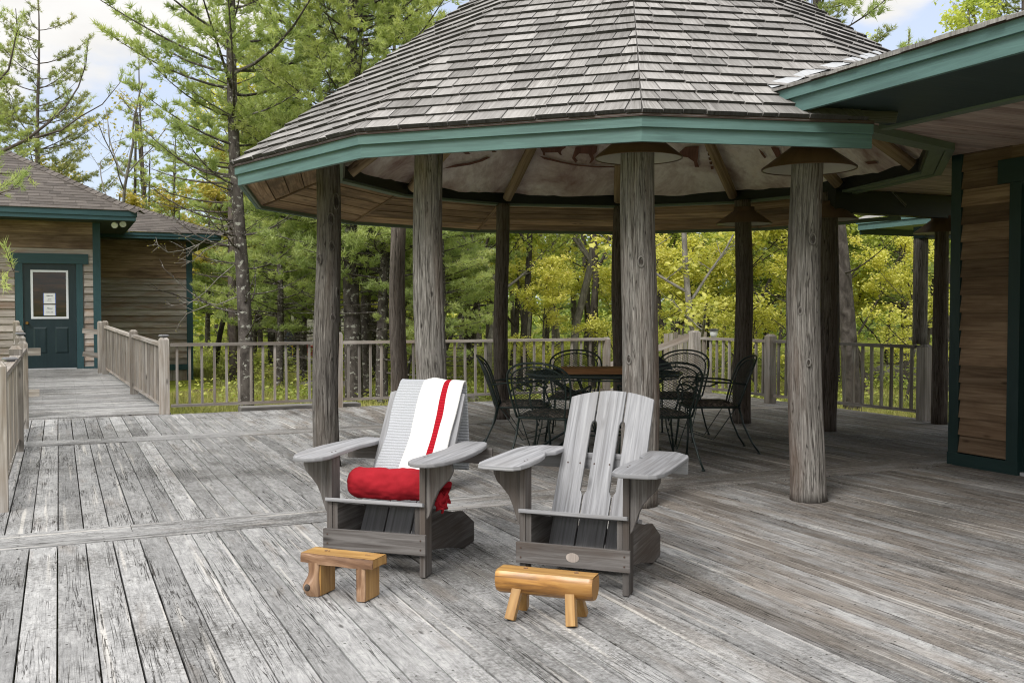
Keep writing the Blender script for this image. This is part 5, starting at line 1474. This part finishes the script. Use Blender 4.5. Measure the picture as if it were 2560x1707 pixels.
pA = pine_meshes(1, 13.5, 3.9, 3.1, .122, bark='lichen_bark', dead=26, sweep=.48, dens=.85, per=4, lean=(-.35, 0), dh=.5, top_open=.1, nn=13, ln=.12, tw=.8)
pB = pine_meshes(2, 11.3, 2.5, 2.9, .13, needle='pine_needles_olive', sweep=.45, dens=1.15, per=6, dh=.5, top_open=.25, dead=10, profile=lambda t: (1 - t) ** .5 * .9 * (.6 + .4 * min(1, t * 4)))
pC = pine_meshes(3, 7.2, 1.5, 2.3, .10, dens=1.15, per=6, sweep=.12, dh=.36, dead=5, nn=12, bark='lichen_bark')
pC2 = pine_meshes(13, 8.4, 2.1, 2.5, .12, dens=1.05, per=6, sweep=.05, dh=.40, dead=12, nn=12, bark='lichen_bark')
pD = pine_meshes(4, 14.5, 3.2, 3.0, .16, needle='pine_needles_light', dens=1.1, per=6, sweep=.32, dh=.40, dead=10, nn=12, bark='lichen_bark')
pE = pine_meshes(5, 9.8, 3.6, 1.3, .09, needle='pine_needles', dens=.8, per=4, sweep=.25, dh=.5, dead=22, top_open=.2)
mA = broad_meshes(21, 8.5, .085, 'maple_leaves', nleaf=10500, size=.062)
mB_ = broad_meshes(22, 7.0, .060, 'maple_leaves_green', nleaf=9000, size=.058, h0=.8)
mC = broad_meshes(23, 6.2, .055, 'maple_leaves', nleaf=8500, size=.06, h0=.6, spread=1.3)
mD = broad_meshes(24, 9.5, .10, 'maple_leaves_green', 'pale_bark', nleaf=10500, size=.06, h0=2.)
oA = broad_meshes(25, 6.8, .08, 'oak_leaves', nleaf=8500, size=.06, h0=1.4)
bA = broad_meshes(26, 8.5, .07, 'oak_leaves', 'pale_bark', nleaf=500, size=.05, h0=2.2, bare=.3)
def at(name, ms, xpx, Y, label, **k): return plant(name, ms, X_at(xpx, Y), Y, label, **k)
# the trees one can tell apart
at('pine_tree', pA, 562, 16.6, 'tall open pine with a dark lichen-speckled trunk just beyond the railing, left of the pavilion', rz=.0)
at('pine_tree', pE, 537, 23, 'slimmer grey pine trunk standing right behind the tall speckled pine', rz=1., s=1.3)
at('pine_tree', pB, 96, 31, 'tall sparse pine with olive needles behind the cabin roof', rz=.4)
at('pine_tree', pD, -40, 25, 'dense pale green pine cut off by the left edge of the view', rz=2., s=.66)
at('pine_tree', pE, 330, 33, 'narrow pine with bare lower limbs behind the gap between the cabin and the speckled pine', rz=.3, s=1.02)
at('pine_tree', pE, 404, 34, 'thin short pine right of the narrow one behind the cabin', rz=2.2, s=.82)
at('bare_tree', bA, 272, 30, 'nearly leafless thin tree against the sky behind the cabin')
at('oak_tree', oA, 205, 32, 'small yellow-leaved tree showing above the cabin roof', s=1.0)
at('oak_tree', oA, 445, 34, 'yellowish young tree at the far corner of the cabin', s=.85, rz=2.)
at('pine_tree', pD, 808, 17.8, 'big bright green pine rising above the left slope of the pavilion roof', rz=.5)
at('pine_tree', pC2, 836, 18.6, 'middle one of three speckled pine trunks behind the long railing', rz=2.1)
at('pine_tree', pC2, 884, 17.6, 'right one of three speckled pine trunks behind the long railing', rz=4.4, s=.95)
at('pine_tree', pD, 690, 28, 'pale green pine filling the gap between the speckled pine and the big bright one', rz=3.1, s=.95)
at('pine_tree', pE, 908, 29, 'dark narrow pine top right of the big bright pine', rz=1.3, s=1.32)
at('pine_tree', pC, 640, 21, 'low bushy young pine behind the railing, left of the front left log post', rz=1.9, s=.85)
at('leaning_tree', pine_meshes(31, 11.5, 6.2, 2.0, .145, lean=(-1.1, 0), per=4, nn=11, dead=6, bark='dark_bark'), 1962, 16.6, 'thick dark leaning trunk beyond the right railing, between two dark log posts')
at('pine_tree', pB, 1838, 26, 'pine top showing above the right slope of the pavilion roof', rz=2.6, s=1.05)
at('pine_tree', pB, 2335, 24, 'pine branch tips at the top right corner above the lodge eave', rz=.9, s=1.04)
at('pine_tree', pC2, 2075, 22, 'dark green pine beyond the railing near the lodge corner', rz=.6, s=.95)
at('forked_tree', broad_meshes(32, 7.8, .085, 'maple_leaves', 'dark_bark', nleaf=3500, size=.06, h0=1.6, spread=.7, lean=(.10, 0)), 1362, 21, 'dark forked trunk against the sky gap left of the thick grey log post')
at('maple_tree', mD, 1312, 23, 'straight slim trunk midway between the back log posts')
at('maple_tree', mA, 1204, 22, 'brownish trunk close to the back left log post, with bright leaves', rz=2.)
at('broken_tree', broad_meshes(33, 5.5, .07, 'maple_leaves', 'pale_bark', nleaf=1500, size=.06, h0=1., spread=1.5, lean=(-.25, 0), bare=.5), 1640, 17.5, 'pale crooked branches behind the stair handrail')
# overhanging branches of a pine left of the frame
def overhang():
    t = plant('pine_tree', (None, None), X_at(-260, 13.2), 13.2, 'near pine at the left edge whose long curved limbs reach over the cabin roof')
    o0 = Vector(t.location); g = np.random.default_rng(50); rr = random.Random(50); m = MB(); P, D, T = [], [], []
    def w(x, y, Y): d = ray(x, y); p = Vector((0, 0, 1.3)) + d * (Y / d.y); return p - o0
    m.tube([Vector((0, 0, -.3)), Vector((.05, 0, 2)), Vector((0, 0, 5)), Vector((0, 0, 8.5))], [.17, .14, .10, .03], 12, ridge=.05)
    paths = [([(-260, 500), (-100, 400), (0, 350), (60, 322), (110, 283), (150, 246), (180, 200), (197, 150), (203, 92)], 13.2, .030, .9),
             ([(60, 322), (140, 300), (185, 268), (235, 240), (276, 190)], 13.4, .015, .9), ([(-260, 430), (-60, 250), (20, 160), (40, 70), (36, 20)], 12.4, .02, 1.),
             ([(-260, 380), (-80, 130), (-10, 60)], 12.8, .02, 1.), ([(-260, 560), (-60, 470), (10, 440), (45, 432)], 10.8, .015, 1.3), ([(-260, 540), (-60, 400), (30, 398), (75, 410)], 11.6, .012, 1.2),
             ([(-260, 700), (-60, 640), (10, 622), (44, 624)], 9.6, .012, 1.0)]
    for pts, Y, r_, dn in paths:
        pp = [w(x, y, Y + .25 * sin(i * 1.3)) for i, (x, y) in enumerate(pts)]; limb(m, pp, r_, .004, 6)
        for a, b in zip(pp[:-1], pp[1:]):
            L_ = (b - a).length; k = max(1, int(L_ / .13 * dn)); dr = (b - a).normalized()
            for q in range(k):
                p = a.lerp(b, (q + rr.random()) / k)
                if rr.random() < .25: continue
                d2 = (dr * rr.uniform(.3, 1) + Vector((rr.uniform(-.6, .6), rr.uniform(-1, 1), rr.uniform(-.5, .7)))).normalized(); l2 = rr.uniform(.12, .55); e = p + d2 * l2
                limb(m, [p, e], .005, .002, 3); tn = rr.uniform(.2, .9)
                for s_ in range(1, max(2, int(l2 / .06))): P.append(p.lerp(e, s_ / max(2, int(l2 / .06)) + .05)); D.append(d2 + Vector((0, 0, .3))); T.append(tn)
    P = np.array([tuple(p) for p in P]); D = np.array([tuple(d) for d in D]); D /= np.linalg.norm(D, axis=1)[:, None]
    me = needle_mesh('crown', P, D, 'pine_needles', g, 14, .085, .0042, .85, np.array(T))
    o = bpy.data.objects.new('crown', me); COL.objects.link(o); o.parent = t
    tm = m.build('trunk', 'pine_bark'); tm.parent = t
overhang()
def twig():
    m = MB(); rr = random.Random(8); o = W(2.4, 22.6, 1.); P = []
    def w(x, y, Y): d = ray(x, y); return Vector((0, 0, 1.3)) + d * (Y / d.y)
    for pts in ([(545, 500), (500, 530), (460, 560), (420, 575), (385, 580), (362, 562), (358, 545)], [(460, 560), (440, 575), (430, 590)], [(540, 545), (500, 560), (470, 575), (445, 598), (428, 604)], [(548, 600), (500, 640), (470, 672), (430, 700)], [(548, 680), (500, 700), (450, 690), (385, 705)], [(480, 700), (430, 720), (410, 745)], [(548, 520), (490, 520), (430, 545), (395, 535)]):
        pp = [w(x, y, 16.6 + .3 * sin(i)) for i, (x, y) in enumerate(pts)]; limb(m, pp, .012, .004, 4)
        for a, b in zip(pp[:-1], pp[1:]):
            for _ in range(3): p = a.lerp(b, rr.random()); e = p + Vector((rr.uniform(-.25, .05), rr.uniform(-.1, .1), rr.uniform(-.15, .15))); limb(m, [p, e], .004, .002, 3); P.append(e)
    t = thing('bare_branch', tuple(w(548, 600, 16.6)), 'thin bare twigs reaching from the speckled pine across the right wing of the cabin', 'branch')
    m.build('twigs', 'pale_bark', t)
    g = np.random.default_rng(3); me = leaf_mesh('buds', np.array([tuple(p - OFF[t.name]) for p in P]), 'oak_leaves', g, .018); ob = bpy.data.objects.new('buds', me); COL.objects.link(ob); ob.parent = t
twig()
# the woods behind: yellow-green maples and oaks on the right, pines on the left
GM, GP = 'young maples and oaks in the woods beyond the deck', 'green pines in the woods beyond the deck'
GAPS = [(0, 470, 'behind the cabin'), (470, 720, 'between the cabin and the front left log post'), (720, 905, 'just right of the front left log post'), (905, 1135, 'left of the back left log post'), (1135, 1300, 'just right of the back left log post'),
        (1300, 1450, 'left of the thick grey log post'), (1450, 1590, 'just right of the thick grey log post'), (1590, 1720, 'left of the lamp-bearing dark log post'), (1720, 1850, 'behind the front right log post, to its left'), (1850, 2000, 'by the thick leaning trunk'), (2000, 2130, 'right of the leaning trunk'), (2130, 2400, 'behind the lodge corner')]
SEEN = {}
def tree_label(x, Y, kind):
    g = next(q[2] for q in GAPS if q[0] <= x < q[1]); k = (g, kind); SEEN[k] = SEEN.get(k, 0) + 1
    o = ('nearest', 'second', 'third', 'fourth', 'fifth', 'sixth')
    return '%s %s, %s' % (o[SEEN[k] - 1], kind, g) if SEEN[k] <= 6 else kind
for i, (x, Y, k) in enumerate(sorted([(1010, 25, 'm'), (1085, 30, 'm'), (1130, 20.5, 'm'), (1165, 27, 'm'), (1250, 19.5, 's'), (1290, 30, 'm'), (1400, 26, 'm'), (1445, 20, 's'), (1490, 30, 'm'), (1530, 23, 'm'), (1575, 19, 's'), (1610, 28, 'm'), (1660, 22, 'm'), (1700, 31, 'm'),
                               (1745, 20, 'm'), (1800, 25, 'm'), (1840, 19, 's'), (1880, 30, 'm'), (1925, 23, 'm'), (1990, 20.5, 'm'), (2030, 28, 'm'), (2085, 18.5, 's'), (2110, 25, 'm'), (2170, 21, 'm'), (2200, 30, 'm'), (2260, 24, 'm'), (500, 28, 'o'), (585, 33, 'o'), (640, 37, 'm'), (740, 34, 'm'),
                               (960, 33, 'm'), (920, 22, 's'), (1340, 34, 'm'), (1560, 36, 'm'), (1950, 36, 'm'), (2100, 36, 'm'), (1780, 37, 'm'), (1200, 37, 'm'), (1055, 37, 'm')], key=lambda q: q[1])):
    ms = {'m': (mA, mB_, mC, mD)[R9.randrange(4)], 's': mC, 'o': oA}[k]; s = R9.uniform(.7, 1.0) * (.62 if k == 's' else 1) * (1 + max(0, Y - 24) * .02)
    at('young_tree', ms, x + R9.uniform(-12, 12), Y, tree_label(x, Y, 'yellow-green young tree'), group=GM, rz=R9.uniform(0, 6.2), s=s)
for i, (x, Y, s) in enumerate(sorted([(560, 30, .95), (620, 27, .9), (700, 22.5, .8), (760, 26, .95), (860, 24, .9), (930, 27, 1.), (1000, 21.5, .8), (1070, 28, .95), (480, 38, 1.), (400, 40, .95), (1620, 31, 1.), (1760, 28, .9), (1480, 38, 1.), (1270, 40, 1.1), (2150, 33, 1.2), (1890, 40, 1.3), (340, 42, .9), (780, 38, 1.2), (900, 40, 1.2), (1100, 42, 1.2), (650, 42, 1.2), (540, 44, 1.1), (1015, 17.6, .62)], key=lambda q: q[1])):
    at('pine_tree', (pC, pC2)[i % 2], x, Y, tree_label(x, Y, 'green pine'), group=GP, rz=R9.uniform(0, 6.2), s=s)
# far woods: one mass
def far_woods():
    g = np.random.default_rng(90); n = 60000
    Y = g.uniform(44, 72, n); x = (g.uniform(-350, 2500, n) - 1176) / 2265 * Y
    top = 5.2 + 2.0 * np.sin(x * .31) + 1.3 * np.sin(x * .83 + 1) + .9 * np.sin(x * 2.1)
    z = GZ + .2 + (g.random(n) ** .8) * top
    z -= .6; P = np.stack([x, Y, z], 1); cl = g.normal(size=(n, 3)) * .25; P += cl
    tone = np.clip(.5 + .35 * np.sin(x * .5) * np.sin(Y * .3 + 2) + g.normal(size=n) * .15, 0, 1)
    me = leaf_mesh('far_woods', P, 'far_leaves', g, .19, tone, .2)
    o = bpy.data.objects.new('far_woods', me); COL.objects.link(o); o['kind'] = 'stuff'
    m = MB(); rr = random.Random(91)
    for i in range(150):
        Yt = rr.uniform(32, 66); xt = X_at(rr.uniform(-100, 2400), Yt); h = rr.uniform(3, 8.5); r_ = rr.uniform(.05, .14)
        m.tube([(xt, Yt, gh(xt, Yt) - .2), (xt + rr.uniform(-.2, .2), Yt, h * .5), (xt + rr.uniform(-.4, .4), Yt, h)], [r_, r_ * .7, r_ * .3], 6, cap=False)
    m.build('far_trunks', 'dark_bark', kind='stuff')
far_woods()
def undergrowth():
    g = np.random.default_rng(60)
    # grass and low plants: only where the deck lets one see the ground
    n = 90000; Y = 13.3 + 24 * g.random(n) ** 1.35; x = (g.uniform(380, 2350, n) - 1176) / 2265 * Y
    v = x * VX + Y * VY; u = x * UX + Y * UY
    ok = ~((u < 13.15) & (v < 9.45)) & ~((v < 1.6) & (u < 21.2)) & ~((v < 3.1) & (u > 20.5) & (u < 30)); x, Y = x[ok], Y[ok]; n = len(x)
    patch = np.sin(x * .9) * np.sin(Y * .7 + 1) + .5 * np.sin(x * 2.3 + Y * 1.1); ok = patch + g.normal(size=n) * .5 > -.35; x, Y = x[ok], Y[ok]; n = len(x)
    z = np.array([gh(a, b) for a, b in zip(x, Y)]); P = np.stack([x, Y, z], 1)
    D = rand_unit(g, n) * .55 + np.array([0, 0, 1.]); D /= np.linalg.norm(D, axis=1)[:, None]
    me = needle_mesh('grass', P, D, 'grass_blades', g, 3, .15, .011, .5, np.clip(.45 + .3 * np.sin(x * .8 + Y) + g.normal(size=n) * .2, 0, 1))
    o = bpy.data.objects.new('grass', me); COL.objects.link(o); o['kind'] = 'stuff'
    m = 26000; k = g.integers(0, 340, m); cx = g.uniform(400, 2350, 340); cy = 17.5 + 16 * g.random(340); hh = g.uniform(.15, .9, 340) * np.clip((cy - 15) / 8, .3, 1)
    X_ = (cx - 1176) / 2265 * cy; vv = X_ * VX + cy * VY; uu = X_ * UX + cy * UY
    bad = ((uu < 13.8) & (vv < 9.8)) | ((vv < 1.9) & (uu < 21.6)) | ((vv < 3.4) & (uu > 20) & (uu < 30.5))
    ok = ~bad[k]; k = k[ok]; m = len(k)
    P = np.stack([X_[k] + g.normal(size=m) * .28, cy[k] + g.normal(size=m) * .28, GZ + .02 + hh[k] * g.random(m)], 1)
    me = leaf_mesh('undergrowth', P, 'maple_leaves_green', g, .045, g.random(340)[k], .8)
    o = bpy.data.objects.new('undergrowth', me); COL.objects.link(o); o['kind'] = 'stuff'
undergrowth()
# rocks, stump, camp things under the pines
def rock(x, y, sx, sy, sz, seed, label, cat='rock', name='rock'):
    m = MB(); g0 = gh(x, y)
    def fn(i, j):
        a, b = 2 * pi * i, pi * j; d = Vector((cos(a) * sin(b), sin(a) * sin(b), cos(b))); q = 1 + .28 * mnoise.noise(d * 1.3 + Vector((seed, 0, 0))) + .10 * mnoise.noise(d * 4 + Vector((0, seed, 0)))
        return Vector((x + d.x * sx * q, y + d.y * sy * q, g0 + d.z * sz * q))
    m.grid(fn, 28, 16, r=.5); tag(m.build(name, 'rock', loc=(x, y, g0)), label, cat)
rock(X_at(745, 21.5), 21.5, .75, .5, .20, 1, 'flat pale rock in the grass left of the front left log post')
rock(X_at(2055, 25), 25, 1.0, .6, .42, 2, 'pale topped boulder in the grass seen through the right railing')
rock(X_at(1175, 24), 24, .5, .4, .22, 3, 'low dark rock in the grass behind the back left log post')
rock(X_at(1080, 18.6), 18.6, .3, .3, .12, 4, 'small rock in the grass just behind the striped blanket chair')
m = MB(); x_, y_ = X_at(1218, 21), 21; m.tube([(x_, y_, gh(x_, y_) - .1), (x_, y_, gh(x_, y_) + .3), (x_ + .02, y_, gh(x_, y_) + .42)], [.34, .28, .27], 18, ridge=.08)
tag(m.build('tree_stump', 'dark_bark', loc=(x_, y_, gh(x_, y_))), 'dark tree stump in the grass behind the left iron chair', 'stump')
def camp():
    Y = 32.
    def b(name, mat, x0, x1, y0, y1, z0, z1, label, cat, lid=None, group=None):
        a, c = X_at(x0, Y), X_at(x1, Y); g0 = gh(a, Y)
        t = thing(name, ((a + c) / 2, Y, g0), label, cat, group); m = MB()
        m.box(a, c, Y + y0, Y + y1, g0 + z0, g0 + z1, .5); m.build('body', mat, t, bevel=.03)
        m = MB(); m.box(a - .02, c + .02, Y + y0 - .02, Y + y1 + .02, g0 + z1, g0 + z1 + .05, .5); m.build('lid', lid or mat, t, bevel=.01)
        m = MB(); xm = (a + c) / 2; m.tube([(xm - .12, Y + y0 - .02, g0 + z1 - .10), (xm - .10, Y + y0 - .06, g0 + z1 - .06), (xm + .10, Y + y0 - .06, g0 + z1 - .06), (xm + .12, Y + y0 - .02, g0 + z1 - .10)], .015, 6); m.build('handle', 'cap_grey', t)
    b('storage_box', 'yellow_plastic', 670, 685, 0, .3, .10, .42, 'yellow plastic box on a white board under the pines', 'box')
    b('storage_box', 'red_plastic', 690, 703, 0, .4, .10, .46, 'left one of two red plastic boxes under the pines beyond the railing', 'box')
    b('storage_box', 'red_plastic', 705, 722, 0, .4, .10, .44, 'right one of two red plastic boxes under the pines beyond the railing', 'box')
    a, c = X_at(662, Y), X_at(726, Y); g0 = gh(a, Y); m = MB(); m.box(a, c, Y - .25, Y + .6, g0, g0 + .09, .5); tag(m.build('white_board', 'white_tarp', loc=(a, Y, g0)), 'white board lying on the ground under the coloured boxes', 'board')
    def heap(x, w, d, h, mat, label, peak):
        cx = X_at(x, Y + 1); g0 = gh(cx, Y + 1); m = MB()
        def fn(i, j):
            a = 2 * pi * i; q = 1 - j; r_ = q ** .7; return Vector((cx + w * r_ * cos(a) * (1 + .15 * sin(5 * a)), Y + 1 + d * r_ * sin(a), g0 + h * (1 - q ** peak) + .05 * mnoise.noise(Vector((cos(a) * 2, sin(a) * 2, j * 3)))))
        m.grid(fn, 36, 12, r=.5); tag(m.build('tarpaulin', mat, loc=(cx, Y + 1, g0)), label, 'tarp')
    heap(680, .55, .45, 1.25, 'dark_tarp', 'dark blue tarpaulin heap behind the yellow box', 1.3)
    heap(714, .42, .4, 1.05, 'white_tarp', 'white pointed tarpaulin behind the red boxes', 1.)
    Y2 = 44.; x0 = X_at(668, Y2); g0 = gh(x0, Y2); t = thing('trailer', (x0, Y2, g0), 'pale trailer glimpsed through the pines left of the front left log post', 'trailer')
    m = MB(); m.box(x0, x0 + 3.3, Y2, Y2 + 2, g0 + .5, g0 + 2.2, .5); m.build('body', 'white_tarp', t, bevel=.12)
    for q in (.5, 1.6, 2.6): m = MB(); m.box(x0 + q, x0 + q + .6, Y2 - .02, Y2 - .001, g0 + 1.3, g0 + 1.8, .5); m.build('window', 'dark_glass', t)
    m = MB(); m.tube([(x0 + 1.7, Y2 - .02, g0 + .3), (x0 + 1.7, Y2 + .2, g0 + .3)], .3, 18); m.build('wheel', 'black_plastic', t)
camp()
# weathered plank screen beyond the stair
def screen():
    t = thing('plank_screen', (X_at(1570, 17.5), 17.5, GZ), 'short weathered plank screen behind the stair handrail', 'fence'); rr = random.Random(3)
    for i in range(9):
        x0 = X_at(1525, 17.5) + i * .085; m = MB(); m.box(x0, x0 + .078, 17.5, 17.522, GZ, .92 + rr.uniform(-.05, .03), rr.random()); m.build('plank', 'rail_wood', t)
screen()
